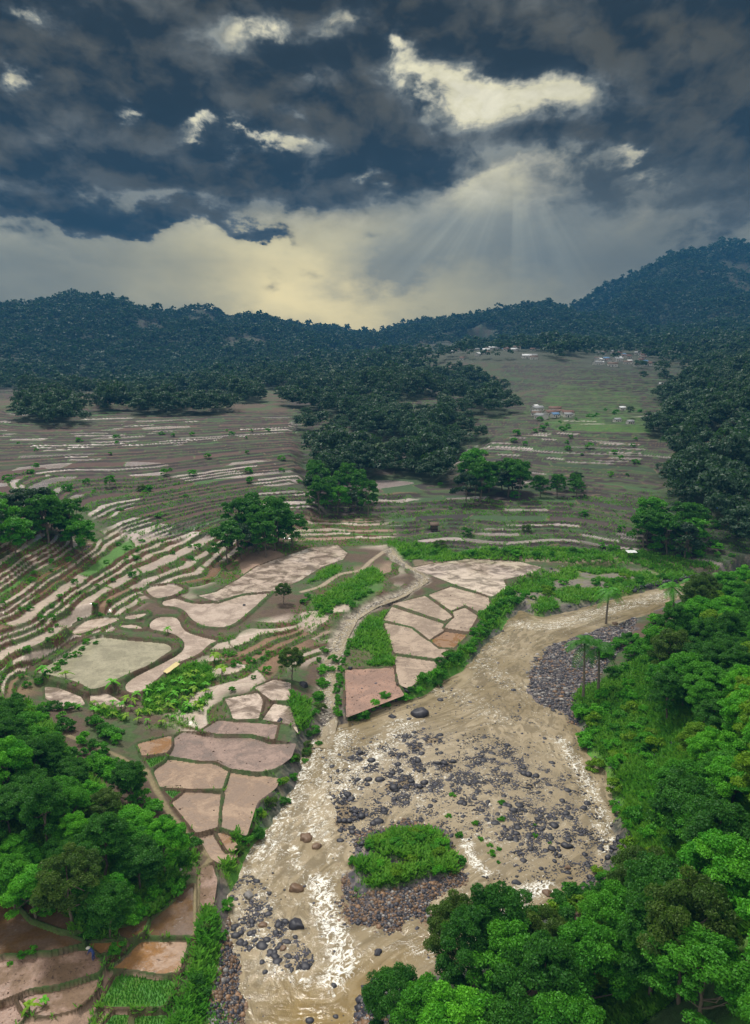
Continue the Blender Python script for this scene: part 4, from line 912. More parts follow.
# ------------------------------------------------------------------ grass
def grass():
    r = np.random.default_rng(33); P = r.uniform(0, 1, (420000, 2)); y = 58 * (300 / 58) ** P[:, 1]; x = (P[:, 0] - .5) * 1.24 * y
    w1 = samp(grassy, x, y); w2 = samp(bundm, x, y) * .45; ins = samp(inside, x, y); dn = np.maximum(w1 * .8, w2)
    kp = (r.uniform(size=len(x)) < dn) & ~ins & (samp(stream_cut, x, y) < .3); x, y = x[kp], y[kp]; w1 = w1[kp]
    n = len(x); z = hz(x, y); s = r.uniform(.22, .5, n) * np.where(w1 > .5, 1.35, .75) * (1 + y / 420)
    Vs = []; 
    for j in range(3):
        az = r.uniform(0, 6.28, n); lean = r.uniform(.3, 1.3, n); d_ = np.stack([np.cos(az), np.sin(az), 0 * az], -1); sd_ = np.stack([-np.sin(az), np.cos(az), 0 * az], -1)
        b0 = np.stack([x, y, z - .03], -1) + d_ * .12 * r.uniform(size=(n, 1)); tp = b0 + d_ * (lean * s)[:, None] + np.array([0, 0, 1.]) * s[:, None]; w_ = (s * .22)[:, None]
        Vs.append(np.stack([b0 - sd_ * w_, b0 + sd_ * w_, tp + sd_ * w_ * .5, tp - sd_ * w_ * .5], 1))
    V = np.concatenate(Vs).reshape(-1, 3); Q = np.arange(len(V)).reshape(-1, 4); tn = np.tile(np.clip(fbm(x / 4, y / 4, 61, 2) * 1.4 - .2 + r.normal(size=n) * .15, 0, 1), 3)
    return V, Q, np.repeat(tn, 4)
LM['grass'] = leaf_mat('grass_blade', (.045,.24,.012), (.17,.38,.03), .4)
V, Q, T = grass()
tag(obj('grass', mesh_np('grass', V, Q, [LM['grass']], False, {'tone': ('FLOAT', T)})), 'rough green grass on bunds, banks and meadow', 'grass', kind='stuff')
# rice shoots
Vs = []
r = np.random.default_rng(35)
for poly, z, kind, lab in FP:
    if kind != 'rice': continue
    P_ = np.array(poly)[:, :2]; lo, hi = P_.min(0), P_.max(0); gx_, gy_ = np.meshgrid(np.arange(lo[0], hi[0], .3), np.arange(lo[1], hi[1], .22)); c = np.c_[gx_.ravel(), gy_.ravel()] + r.normal(size=(gx_.size, 2)) * .05
    c = c[sdpoly(c[:, 0], c[:, 1], poly) < -.25]
    for j in range(2):
        az = r.uniform(0, 6.28, len(c)); b0 = np.c_[c, np.full(len(c), z - .02)]; sd_ = np.c_[np.cos(az), np.sin(az), az * 0]; tp = b0 + np.c_[-np.sin(az) * .12, np.cos(az) * .12, r.uniform(.22, .38, len(c))]
        Vs.append(np.stack([b0 - sd_ * .07, b0 + sd_ * .07, tp + sd_ * .03, tp - sd_ * .03], 1))
V = np.concatenate(Vs).reshape(-1, 3); LM['riceleaf'] = leaf_mat('rice_leaf', (.04,.20,.012), (.09,.26,.02), .3)
tag(obj('rice_seedlings', mesh_np('rice', V, np.arange(len(V)).reshape(-1, 4), [LM['riceleaf']], False, {'tone': ('FLOAT', np.repeat(r.uniform(0, 1, len(V) // 4), 4))})), 'rows of bright green rice seedlings', 'rice seedlings', kind='stuff')

# ------------------------------------------------------------------ stones
def ico(sub):
    bm = bmesh.new(); bmesh.ops.create_icosphere(bm, subdivisions=sub, radius=1); V = np.array([v.co[:] for v in bm.verts]); Fc = np.array([[v.index for v in f.verts] for f in bm.faces]); bm.free(); return V, Fc
def rock_v(V, r, sq=.62):
    d = r.normal(size=(7, 3)); d = unit(d); o = V.copy()
    for k_ in d:                                            # knock flat faces off
        h_ = r.uniform(.55, .85); p_ = o @ k_; o = o - np.clip(p_ - h_, 0, None)[:, None] * k_ * .85
    return o * np.array([r.uniform(.8, 1.3), r.uniform(.8, 1.2), sq * r.uniform(.75, 1.2)])
I1 = ico(1); I2 = ico(2); r = np.random.default_rng(44)
T1 = [rock_v(I1[0], r) for _ in range(8)]
def stone_mass(x, y, z, s, tone):
    n = len(x); wh = r.integers(8, size=n); Vs, Qs, Ts, o = [], [], [], 0
    for j in range(8):
        i = np.nonzero(wh == j)[0]
        if not len(i): continue
        a = r.uniform(0, 6.28, len(i)); V = T1[j]; c, sn = np.cos(a)[:, None], np.sin(a)[:, None]
        W_ = np.stack([(V[None, :, 0] * c - V[None, :, 1] * sn) * s[i, None] + x[i, None], (V[None, :, 0] * sn + V[None, :, 1] * c) * s[i, None] + y[i, None], V[None, :, 2] * s[i, None] + z[i, None]], -1)
        Vs.append(W_.reshape(-1, 3)); Qs.append((I1[1][None] + (np.arange(len(i)) * len(V))[:, None, None] + o).reshape(-1, 3)); o += len(i) * len(V); Ts.append(np.repeat(tone[i], len(V)))
    return np.concatenate(Vs), np.concatenate(Qs), np.concatenate(Ts)
def inpoly(poly, n, seed, fn=None):
    q = np.random.default_rng(seed); P_ = np.array(poly)[:, :2]; c = q.uniform(P_.min(0), P_.max(0), (n, 2)); k_ = sdpoly(c[:, 0], c[:, 1], poly) < 0
    if fn is not None: k_ &= q.uniform(size=n) < fn(c[:, 0], c[:, 1])
    return c[k_]
C1 = inpoly([(-4, 88), (-10, 120), (-8, 138), (12, 146), (40, 142), (56, 120), (52, 96), (34, 82), (12, 84)], 120000, 1, lambda x, y: (.05 + .95 * sst(2, -8, sdpoly(x, y, ROCKF) + (fbm(x / 13, y / 13, 53, 3) - .5) * 26)) * (.42 + .58 * sst(.36, .54, fbm(x / 6, y / 6, 91, 3))) * (.45 + .55 * sst(-14, 6, x - .25 * (y - 105))))
C2 = inpoly(GRAVEL, 24000, 2); C3 = inpoly(ISLE, 16000, 3, lambda x, y: (sdpoly(x, y, ISLEG) > -.5) * 1.); C4 = inpoly(SPIT, 6000, 4); C5 = inpoly(BANKL, 9000, 5)
C6 = inpoly(RIVER_W, 17000, 6, lambda x, y: .15 + .8 * sst(-4., -.5, sdpoly(x, y, RIVER_W)) * sst(.42, .6, fbm(x / 8, y / 8, 92, 3)) + .5 * sst(.55, .66, fbm(x / 9, y / 9, 93, 3)))
C7 = inpoly(NBANK, 2600, 7, lambda x, y: sst(.5, .62, fbm(x / 6, y / 6, 94, 3)))
C8 = inpoly(smooth_poly([PZ(a, b_, 0)[:2] for a, b_ in [(228,890),(250,870),(275,900),(290,930),(320,960),(290,975),(255,970),(235,950)]]), 6000, 8, lambda x, y: sst(.4, .6, fbm(x / 5, y / 5, 95, 2)))
dark = np.concatenate([C1, C6, C8]); dz = hz(dark[:, 0], dark[:, 1]); sD = np.exp(r.normal(-2.12, .58, len(dark))).clip(.06, .75)
zD = np.maximum(dz, -.02 - .35 * sD) + .03
grav = np.concatenate([C2, C4, C7]); sG = np.exp(r.normal(-1.95, .6, len(grav))).clip(.07, .7)
sp_ = resample(np.array(STREAM), 2600); C9 = sp_ + r.normal(size=sp_.shape) * .75
isl = np.concatenate([C3, C5]); sI = np.exp(r.normal(-1.95, .45, len(isl))).clip(.07, .5)
# big ones stand alone as things
NB_ = 270; bi = np.argsort(-sD / np.hypot(dark[:, 0], dark[:, 1]))[:NB_]; km = np.ones(len(dark), bool); km[bi] = False
parts = [stone_mass(dark[km, 0], dark[km, 1], zD[km], sD[km], r.uniform(0, 1.2, km.sum()) ** 2)]
Vg, Qg, Tg = stone_mass(grav[:, 0], grav[:, 1], hz(grav[:, 0], grav[:, 1]) + .02, sG, r.uniform(0, 1, len(grav)) ** 1.5); pm = fbm(grav[:, 0] / 5, grav[:, 1] / 5, 96, 2); mg = np.repeat(np.where(r.uniform(size=len(grav)) < .15 + .9 * (pm - .45).clip(0, 1) * 3, np.where(r.uniform(size=len(grav)) < .4, 1, 2), 0), len(I1[1]))
tag(obj('gravel', mesh_np('gravel', Vg, Qg, [M_ROCK, M_BROCK, M_GROCK], False, {'tone': ('FLOAT', Tg)}, mg)), 'purplish grey gravel of the bars and spits', 'gravel', kind='stuff')
V, Q, T = stone_mass(C9[:, 0], C9[:, 1], hz(C9[:, 0], C9[:, 1]) + .08, np.exp(r.normal(-1.9, .45, len(C9))).clip(.08, .45), r.uniform(0, 1, len(C9))); M_PALE = rock_mat('pale_rock', (.16,.14,.12), (.32,.285,.24))
tag(obj('stream_stones', mesh_np('stream_stones', V, Q, [M_PALE], False, {'tone': ('FLOAT', T)})), 'pale stones filling the narrow stream bed', 'stones', kind='stuff')
V, Q = join([p[:2] for p in parts]); tag(obj('stones', mesh_np('stones', V, Q, [M_ROCK], False, {'tone': ('FLOAT', np.concatenate([p[2] for p in parts]))})), 'small dark wet stones strewn through the river shallows', 'stones', kind='stuff')
V, Q, T = stone_mass(isl[:, 0], isl[:, 1], hz(isl[:, 0], isl[:, 1]), sI, r.uniform(0, 1, len(isl)) ** 2); mi = np.repeat((r.uniform(size=len(isl)) < .45) * 1 + (r.uniform(size=len(isl)) < .2) * 1, len(I1[1]))
tag(obj('pebbles', mesh_np('pebbles', V, Q, [M_ROCK, M_BROCK, M_GROCK], False, {'tone': ('FLOAT', T)}, mi)), 'brown and grey pebbles on the river island and left bank', 'pebbles', kind='stuff')
STONES = [mesh_np('stone', rock_v(I2[0], r), I2[1], [M_ROCK], True, {'tone': ('FLOAT', np.full(len(I2[0]), .15))}) for _ in range(6)]
def zone_name(x, y):
    if sdpoly(np.array([x]), np.array([y]), ROCKF)[0] < 0: return 'in the stony shallows beside the river island', 'stones of the shallows'
    if y > 180: return 'in the upper bend of the river', 'stones of the upper bend'
    if x < 0 and y < 130: return 'in the rapids along the left bank', 'stones of the left rapids'
    if y > 130: return 'in the wide calm reach of the river', 'stones of the wide reach'
    return 'near the right bank of the river', 'stones near the right bank'
for j, i in enumerate(bi):
    o = obj('stone', STONES[j % 6], None, (dark[i, 0], dark[i, 1], zD[i] + .05)); o.rotation_euler = (0, 0, j * 1.9); o.scale = (sD[i],) * 3; nm_, gp_ = zone_name(dark[i, 0], dark[i, 1]); tag(o, f"dark wet stone {nm_}, one of many alike", 'stone', gp_)
I3 = ico(3)
for i, (a, b_, s, m_, lab) in enumerate([(420,714,1.75,M_ROCK,'huge black boulder below the tip of the salmon paddy'), (392,717,.75,M_ROCK,'black boulder left of the huge one'), (305,838,1.0,M_BROCK,'large rounded brown boulder in calm water by the rapids'), (317,847,.75,M_BROCK,'reddish boulder touching the large rounded brown one'), (296,889,.95,M_BROCK,'brown boulder in mid rapids upstream of the two dark ones'), (249,896,.75,M_GROCK,'grey boulder near the left bank of the rapids'), (263,926,.6,M_BROCK,'brown boulder downstream of the grey one by the left bank'), (297,926,1.0,M_ROCK,'broad dark boulder with white water behind it'), (283,949,.5,M_BROCK,'small rusty boulder at the tail of the rapids'), (378,953,.55,M_ROCK,'black boulder where the side channel joins the pool'), (547,893,.55,M_BROCK,'flat reddish rock in the right channel rapids'), (568,868,.5,M_BROCK,'brown rock at the right channel under the overhanging twig'), (634,591,.95,M_ROCK,'grey boulder at the tip of the stone embankment'), (615,624,.8,M_BROCK,'brown boulder at the foot of the lone palm'), (244,606,.55,M_ROCK,'dark lump standing in the wide pale paddy'), (350,669,.55,M_ROCK,'black heap on the corner of the salmon paddy'), (303,686,.95,M_ROCK,'big dark heap beside the thin lopsided tree'), (280,721,.55,M_ROCK,'black round heap at the end of the strip paddy'), (180,872,.45,M_GROCK,'pale stone at the foot of the left grove')]):
    x, y, z = see(a, b_); z = max(z, -.1); V = rock_v(I3[0], r, .7); V = V + unit(V) * (fbm(V[:, 0] * 3 + i, V[:, 1] * 3 + V[:, 2] * 4, i, 4) - .5)[:, None] * .42
    o = obj('boulder', mesh_np('boulder', V, I3[1], [m_], False, {'tone': ('FLOAT', np.full(len(V), .2))}), None, (x, y, z + .1 * s)); o.scale = (s,) * 3; o.rotation_euler = (0, 0, i); tag(o, lab, 'boulder')
# embankment of piled stones on the far bank
emb = resample([see(a, b_)[:2] for a, b_ in [(625,590),(645,585),(670,580),(702,574)]], 30)
Vs = [];Qs = [];o_ = 0
for i, p in enumerate(emb):
    for j in range(7):
        V = rock_v(I1[0], r, .8) * r.uniform(.45, .8); V = V + np.array([p[0] + r.normal() * .8, p[1] + r.normal() * .5, .35 + r.uniform(0, .7)]); Vs.append(V); Qs.append(I1[1] + o_); o_ += len(V)
tag(obj('stone_embankment', mesh_np('embankment', np.concatenate(Vs), np.concatenate(Qs), [M_ROCK], False, {'tone': ('FLOAT', r.uniform(.1, .5, o_))})), 'low embankment of piled dark stones on the far bank', 'embankment')
print('stones', round(time.time() - T0, 1))

# clods lying in the mud of the near fields
cl = []
for poly, z, kind, lab in FP:
    if kind in ('rice', 'pond', 'water', 'dark'): continue
    P_ = np.array(poly)[:, :2]; area = np.ptp(P_[:, 0]) * np.ptp(P_[:, 1]); c = r.uniform(P_.min(0), P_.max(0), (int(area * {'stub': .9, 'salmon': 1.1, 'mirror': .12}.get(kind, .22)), 2)); c = c[(sdpoly(c[:, 0], c[:, 1], poly) < -.15)]; c = c[r.uniform(size=len(c)) < .25 + .9 * sst(.45, .65, fbm(c[:, 0] / 4, c[:, 1] / 4, 98, 2))]
    cl.append(np.c_[c, np.full(len(c), z)])
cl = np.concatenate(cl); V, Q, T = stone_mass(cl[:, 0], cl[:, 1], cl[:, 2], np.exp(r.normal(-2.35, .4, len(cl))).clip(.05, .25), np.zeros(len(cl)))
tag(obj('mud_clods', mesh_np('clods', V, Q, [plain('clod_mud', (.10, .06, .04))])), 'small dark clods and stubble lying in the mud paddies', 'mud clods', kind='stuff')
# ------------------------------------------------------------------ buildings and people
def box_geo(x0, x1, y0, y1, z0, z1):
    V = np.array([[x, y, z] for z in (z0, z1) for y in (y0, y1) for x in (x0, x1)], float); return V, np.array([[0,2,3,1],[4,5,7,6],[0,1,5,4],[2,6,7,3],[0,4,6,2],[1,3,7,5]])
def gable_geo(w_, d_, z0, h_, ov=.4, t=.14):
    X0, X1, Yh = -w_ / 2 - ov, w_ / 2 + ov, d_ / 2 + ov; P_ = []
    for sg in (-1, 1):
        a = [(X0, sg * Yh, z0 - .15), (X1, sg * Yh, z0 - .15), (X1, 0, z0 + h_), (X0, 0, z0 + h_)]
        V = np.array(a + [(p[0], p[1], p[2] + t) for p in a], float); V[:, 1] += 0.
        P_.append((V, np.array([[0,1,2,3],[4,7,6,5],[0,4,5,1],[1,5,6,2],[2,6,7,3],[3,7,4,0]])))
    return join(P_)
def walls_geo(w_, d_, h_, gh):
    V = np.array([[-w_/2,-d_/2,-.5],[w_/2,-d_/2,-.5],[w_/2,d_/2,-.5],[-w_/2,d_/2,-.5],[-w_/2,-d_/2,h_],[w_/2,-d_/2,h_],[w_/2,d_/2,h_],[-w_/2,d_/2,h_],[-w_/2,0,h_+gh],[w_/2,0,h_+gh]])
    return V, np.array([[0,1,5,4],[2,3,7,6],[3,0,4,7],[1,2,6,5],[4,8,7,7],[5,6,9,9]])
RM = {n_: plain('roof_' + n_, c) for n_, c in {'red': (.15,.075,.055), 'white': (.70,.72,.74), 'grey': (.26,.27,.28), 'blue': (.10,.22,.40), 'brown': (.13,.085,.06)}.items()}
M_WALL = plain('plaster', (.62,.60,.55)); M_WOOD = plain('weathered_wood', (.075,.055,.04)); M_DARK = plain('dark_opening', (.02,.02,.022))
def tri_walls(name, w_, d_, h_, gh):
    bm = bmesh.new(); V, Q = walls_geo(w_, d_, h_, gh); vs = [bm.verts.new(v) for v in V]
    for q_ in Q:
        f_ = []
        for i in q_:
            if vs[i] not in f_: f_.append(vs[i])
        bm.faces.new(f_)
    me = bpy.data.meshes.new(name); bm.to_mesh(me); bm.free(); me.materials.append(M_WALL); return me
HW = [tri_walls('wall', w_, d_, h_, g_) for w_, d_, h_, g_ in [(10, 7, 3.2, 2.0), (8, 6, 3.0, 1.8), (13, 8, 3.6, 2.3)]]
HR = {c: [mesh_np('roof', *gable_geo(w_, d_, h_, g_), [RM[c]]) for w_, d_, h_, g_ in [(10, 7, 3.2, 2.0), (8, 6, 3.0, 1.8), (13, 8, 3.6, 2.3)]] for c in RM}
HWIN = [[('window', mesh_np('window', *box_geo(xx - .5, xx + .5, -d_ / 2 - .06, -d_ / 2 + .05, 1., 2.2), [M_DARK])) for xx in (-w_ * .3, w_ * .3)] + [('door', mesh_np('door', *box_geo(-.5, .5, -d_ / 2 - .06, -d_ / 2 + .05, -.2, 2.1), [M_DARK]))] for w_, d_ in [(10, 7), (8, 6), (13, 8)]]
def house(x, y, c, v, rz, s, label, group):
    o = thing('house', (x, y, float(hz(x, y)[0])), rz, s); obj('wall', HW[v], o); obj('roof', HR[c][v], o); [obj(a_, b_, o) for a_, b_ in HWIN[v]]; return tag(o, label, 'house', group)
r = np.random.default_rng(55)
for vi, (poly, n_, nm_) in enumerate([([(450,362),(538,361),(535,350),(452,348)], 46, 'in the left hamlet under the far hills'), ([(594,367),(650,366),(648,354),(598,353)], 30, 'in the right hamlet under the far hills'), ([(528,420),(572,418),(566,408),(532,409)], 11, 'in the hamlet among the green terraces')]):
    for p in dart(ground_poly(poly), 6.5 if vi < 2 else 8, n_, 80 + vi):
        c = ['red', 'white', 'grey', 'blue', 'brown'][r.choice(5, p=[.28, .22, .24, .08, .18])]; house(p[0], p[1], c, r.integers(3), r.normal() * .5, r.uniform(.6, .85) if vi < 2 else .6, f"small house with {c} roof {nm_}", f"{c} roofed houses {nm_}")
for a, b_, c, lab in [(622,410,'white','white roofed hut alone on the green terraces below the right hamlet'), (617,422,'grey','grey roofed hut below the white one on the green terraces'), (630,424,'grey','long low grey hut beside the other grey hut on the terraces'), (661,386,'white','pale roofed hut at the edge of the right slope wood')]:
    x, y, z = see(a, b_); house(x, y, c, 1, .2, .5, lab, None)
def posts(w_, d_, h_, rr=.06): return join([tube(np.array([[sx * w_, sy * d_, -.4], [sx * w_, sy * d_, h_]]), [rr, rr], 6) for sx in (-.5, .5) for sy in (-.5, .5)])
x, y, z = see(434, 531); o = thing('field_hut', (x, y, z), .1); obj('wall', mesh_np('wall', *box_geo(-1.2, 1.2, -1., 1., .5, 2.2), [M_WOOD]), o); obj('roof', mesh_np('roof', *gable_geo(2.4, 2., 2.3, .8, .45, .1), [RM['brown']]), o); obj('post', mesh_np('post', *posts(2.2, 1.8, .5, .09), [M_WOOD]), o); tag(o, 'small dark stilt hut between bright flooded fields beyond the river', 'hut')
def sheet(w_, d_, h0, h1, sag, n_=9):
    a, b_ = np.meshgrid(np.linspace(-.5, .5, n_), np.linspace(-.5, .5, n_)); zz = h0 + (h1 - h0) * (b_ + .5) - sag * (1 - 4 * a * a) * (1 - 4 * b_ * b_) + .05 * np.sin(a * 17) * np.cos(b_ * 13); V = np.stack([a * w_, b_ * d_, zz], -1).reshape(-1, 3); i = np.arange(n_ * n_).reshape(n_, n_); q_ = np.stack([i[:-1, :-1], i[:-1, 1:], i[1:, 1:], i[1:, :-1]], -1).reshape(-1, 4)
    V2 = V - [0, 0, .03]; return np.concatenate([V, V2]), np.concatenate([q_, q_[:, ::-1] + n_ * n_])
for a, b_, w_, d_, h0, h1, rz, col, lab in [(172,674,1.5,3.0,.8,1.9,-.75,(.66,.55,.26),'yellow tarpaulin lean-to at the edge of the green belt'), (718,514,4.,2.6,2.2,2.6,.1,(.06,.20,.55),'blue tarpaulin shelter at the foot of the right slope'), (631,558,3.2,2.2,1.9,2.2,.1,(.70,.72,.72),'white sheet roofed shelter beside the river road')]:
    x, y, z = see(a, b_); o = thing('field_shelter', (x, y, z), rz); obj('canopy', mesh_np('canopy', *sheet(w_, d_, h0, h1, .15), [plain('sheet_' + lab.split(' ')[0], col, tuple(.8 * q_ for q_ in col))], True), o); obj('post', mesh_np('post', *posts(w_ * .92, d_ * .92, min(h0, h1), .05), [M_WOOD]), o); tag(o, lab, 'shelter')
# person in blue bending over the field
M_BLUE = plain('blue_cloth', (.03,.06,.22)); M_SKIN = plain('skin', (.30,.17,.10)); M_HAT = plain('pale_hat', (.62,.60,.52))
def person(loc, rz, label):
    o = thing('person', loc, rz)
    J = [(0,0,.92),(0,.10,1.10),(0,.38,1.24),(0,.50,1.26),(0,.64,1.25), (-.1,0,.88),(-.12,.08,.48),(-.12,-.02,.06),(-.12,.14,.03), (.1,0,.88),(.13,.10,.48),(.13,.0,.06),(.13,.16,.03), (-.2,.40,1.22),(-.24,.50,.92),(-.16,.66,.68),(-.13,.72,.60), (.2,.40,1.22),(.24,.50,.92),(.16,.66,.68),(.13,.72,.60)]
    E = [(0,1),(1,2),(2,3),(3,4),(0,5),(5,6),(6,7),(7,8),(0,9),(9,10),(10,11),(11,12),(2,13),(13,14),(14,15),(15,16),(2,17),(17,18),(18,19),(19,20)]
    R_ = [.15,.14,.16,.06,.105,.10,.075,.05,.045,.10,.075,.05,.045,.065,.05,.04,.035,.065,.05,.04,.035]
    me = bpy.data.meshes.new('body'); me.from_pydata(J, E, []); b_ = obj('body', me, o); me.materials.append(M_BLUE)
    sk = b_.modifiers.new('skin', 'SKIN')
    for i, v in enumerate(me.skin_vertices[0].data): v.radius = (R_[i], R_[i]); v.use_root = i == 0
    b_.modifiers.new('sub', 'SUBSURF').levels = 1; b_.modifiers['sub'].render_levels = 2
    th_ = np.linspace(0, 2 * PI, 16, endpoint=False); V = np.concatenate([np.c_[.24 * np.cos(th_), .24 * np.sin(th_), 0 * th_], np.c_[.11 * np.cos(th_), .11 * np.sin(th_), 0 * th_ + .10], np.c_[.02 * np.cos(th_), .02 * np.sin(th_), 0 * th_ + .17]]); i = np.arange(48).reshape(3, 16); j = np.roll(i, -1, 1)
    V = V + np.array([0, .66, 1.33]); obj('hat', mesh_np('hat', V, np.stack([i[:-1], j[:-1], j[1:], i[1:]], -1).reshape(-1, 4), [M_HAT], True), o)
    return tag(o, label, 'person')
x, y, z = see(94, 961); person((x, y, z), 1.2, 'person in blue with pale hat bending at the stubble field bund')
ZEN, HAZE_C, HAZE_D, EXPO, SKYB = .85, (.034, .135, .285), 3.8e-4, .75, .76
# ------------------------------------------------------------------ camera, sky, sun, air
cam = bpy.data.cameras.new('camera'); co = bpy.data.objects.new('camera', cam); COL.objects.link(co); SC.camera = co
cam.sensor_fit = 'VERTICAL'; cam.sensor_height = 24; cam.lens = 24 * F / 1024; cam.clip_start = 1; cam.clip_end = 20000
co.location = (0, 0, H); co.rotation_euler = (PI / 2 - TH, 0, 0)
SUN_EL, SUN_AZ = math.radians(60), math.radians(-28)      # behind the clouds, ahead and a little left
sl = bpy.data.lights.new('sun', 'SUN'); sl.energy = 2.3; sl.angle = math.radians(9); sl.color = (1, .95, .86)
so = bpy.data.objects.new('sun', sl); COL.objects.link(so); so.rotation_euler = (PI / 2 - SUN_EL, 0, PI - SUN_AZ)
so.location = (0, 0, 900)
W = bpy.data.worlds.new('World'); SC.world = W; W.use_nodes = True
k = N(W.node_tree); bg = W.node_tree.nodes['Background']
sky = k.new('ShaderNodeTexSky', sky_type='NISHITA'); sky.sun_disc = False; sky.sun_elevation = SUN_EL; sky.sun_rotation = SUN_AZ
d = k.new('ShaderNodeTexCoord').outputs['Generated']
sp = k.new('ShaderNodeSeparateXYZ'); k.put(sp.inputs[0], d); dx, dy, dz = sp.outputs
yy = k.m('MAXIMUM', dy, .06)
A_ = k.m('DIVIDE', dx, yy); E_ = k.m('DIVIDE', dz, yy); P2 = k.comb(A_, E_)
def ae(px, py):
    a, b, c = ray(px, py); return a / b, c / b
S0 = 1 / F * 1.08
def blob(px, py, sx, sy, amp):
    a, e = ae(px, py)
    q = k.v('MULTIPLY', k.v('SUBTRACT', PW, (a, e, 0)), (1 / (sx * S0), 1 / (sy * S0), 0))
    return k.m('MULTIPLY', k.m('POWER', .3679, k.v('DOT_PRODUCT', q, q, out=1)), amp)
inv = k.m('DIVIDE', 1., k.m('ADD', k.m('MAXIMUM', E_, -.02), .50))
CP = k.comb(k.m('MULTIPLY', A_, inv), k.m('MULTIPLY', inv, 1.1), 0.)
wv = k.noise(CP, 2.2, 3, .5, out=1)
wv = k.v('SCALE', k.v('SUBTRACT', wv, (.5, .5, .5)), .22)
CPW = k.v('ADD', CP, wv)
PW = k.v('ADD', P2, k.v('SCALE', k.v('SUBTRACT', k.noise(CP, 3.6, 6, .6, out=1), (.5, .5, .5)), .2))
def puff(v):
    n = k.new('ShaderNodeTexVoronoi', feature='F1', voronoi_dimensions='2D', normalize=True); k.put(n.inputs['Vector'], v)
    n.inputs['Scale'].default_value = 4.2; n.inputs['Detail'].default_value = 4.; n.inputs['Roughness'].default_value = .52; n.inputs['Lacunarity'].default_value = 2.3
    return k.m('SUBTRACT', 1., n.outputs['Distance'])
CPV = k.v('ADD', CP, k.v('SCALE', k.v('SUBTRACT', k.noise(CP, 6., 4, .6, out=1), (.5, .5, .5)), .10))
OFF = (.012, -.045, 0)
n1 = k.noise(CPW, 2.6, 8, .56); n2 = puff(CPV)
n1b = k.noise(k.v('ADD', CPW, OFF), 2.6, 8, .56); n2b = puff(k.v('ADD', CPV, OFF))
e0 = ae(375, 330)[1]; e1 = ae(375, 235)[1]; e2 = ae(375, 150)[1]
EW = k.new('ShaderNodeSeparateXYZ'); k.put(EW.inputs[0], PW); EW = k.m('ADD', EW.outputs[1], k.m('MULTIPLY', k.m('SUBTRACT', n1, .5), .16))
D = k.rng(EW, ae(375, 262)[1], ae(375, 120)[1], -.36, .36)
OP = k.m('ADD', 0., 0.)
for bb in [(262,34,66,13,-1.05),(330,46,24,10,-.6),(395,48,20,8,-.95),(418,72,26,18,-.6),(500,92,80,28,-1.1),(470,75,30,14,-.4),(560,92,26,18,-.35),(198,128,24,7,-1.),(264,150,32,8,-1.1),(236,138,18,7,-.6),(343,88,28,7,-.8),(125,96,14,7,-.9),(292,118,12,6,-.6),
    (640,166,46,10,-.75),(560,185,50,14,-.25),(350,170,15,6,-.9),(365,190,10,5,-.6),(425,185,12,5,-.7),(40,8,28,8,-1.1),(10,72,12,6,-.9),(500,205,40,18,-.2),(250,205,60,12,-.12),
    (120,55,110,35,.2),(400,130,120,18,.32),(575,28,260,20,.42),(430,188,52,11,.55),(380,186,30,10,.3),(130,180,150,14,.42),(240,183,60,12,.3),(150,222,95,9,.8),(245,230,45,7,.6),(40,215,90,10,.4),(690,120,90,50,.30),(600,135,60,12,.35),(680,215,90,30,.12),(330,110,60,18,.2),(180,95,80,14,.2),(660,70,110,30,.25),(60,250,90,8,.3),(350,240,60,12,.2),(200,275,90,10,.16)]:
    if bb[4] < 0: OP = k.m('ADD', OP, blob(*bb))
    else: D = k.m('ADD', D, blob(*bb))
D = k.m('ADD', D, k.m('MULTIPLY', k.m('MAXIMUM', OP, -1.25), k.rng(k.noise(CPV, 6.5, 6, .62),   .34, .60, .30, 1.2)))
D = k.m('ADD', D, k.m('MULTIPLY', k.m('SUBTRACT', n1, .5), 1.2)); D = k.m('ADD', D, k.m('MULTIPLY', k.m('SUBTRACT', n2, .64), 1.25))
rel = k.m('ADD', k.m('MULTIPLY', k.m('SUBTRACT', n1b, n1), 1.8), k.m('MULTIPLY', k.m('SUBTRACT', n2b, n2), 1.3))
Dn = k.m('ADD', k.m('MULTIPLY', D, .5), .5)              # -1..1 -> 0..1
cloud = k.ramp(Dn, [(.10,(1.1,1.02,.74)),(.28,(.98,.90,.60)),(.38,(.58,.55,.42)),(.46,(.28,.28,.23)),(.55,(.115,.118,.105)),(.65,(.062,.060,.050)),(.78,(.046,.040,.026)),(1.,(.038,.030,.014))])
sh_ = k.m('MAXIMUM', k.m('ADD', 1., k.m('MULTIPLY', rel, 6.)), .45); sh_ = k.m('MINIMUM', sh_, 2.1)
dk = k.rng(Dn, .42, .56)
sh_ = k.m('ADD', k.m('MULTIPLY', dk, sh_), k.m('MULTIPLY', k.m('SUBTRACT', 1., dk), k.m('ADD', .25, k.m('MULTIPLY', k.noise(CPV, 7., 6, .6), 1.35))))
cloud = k.v('SCALE', cloud, k.m('MULTIPLY', sh_, SKYB))
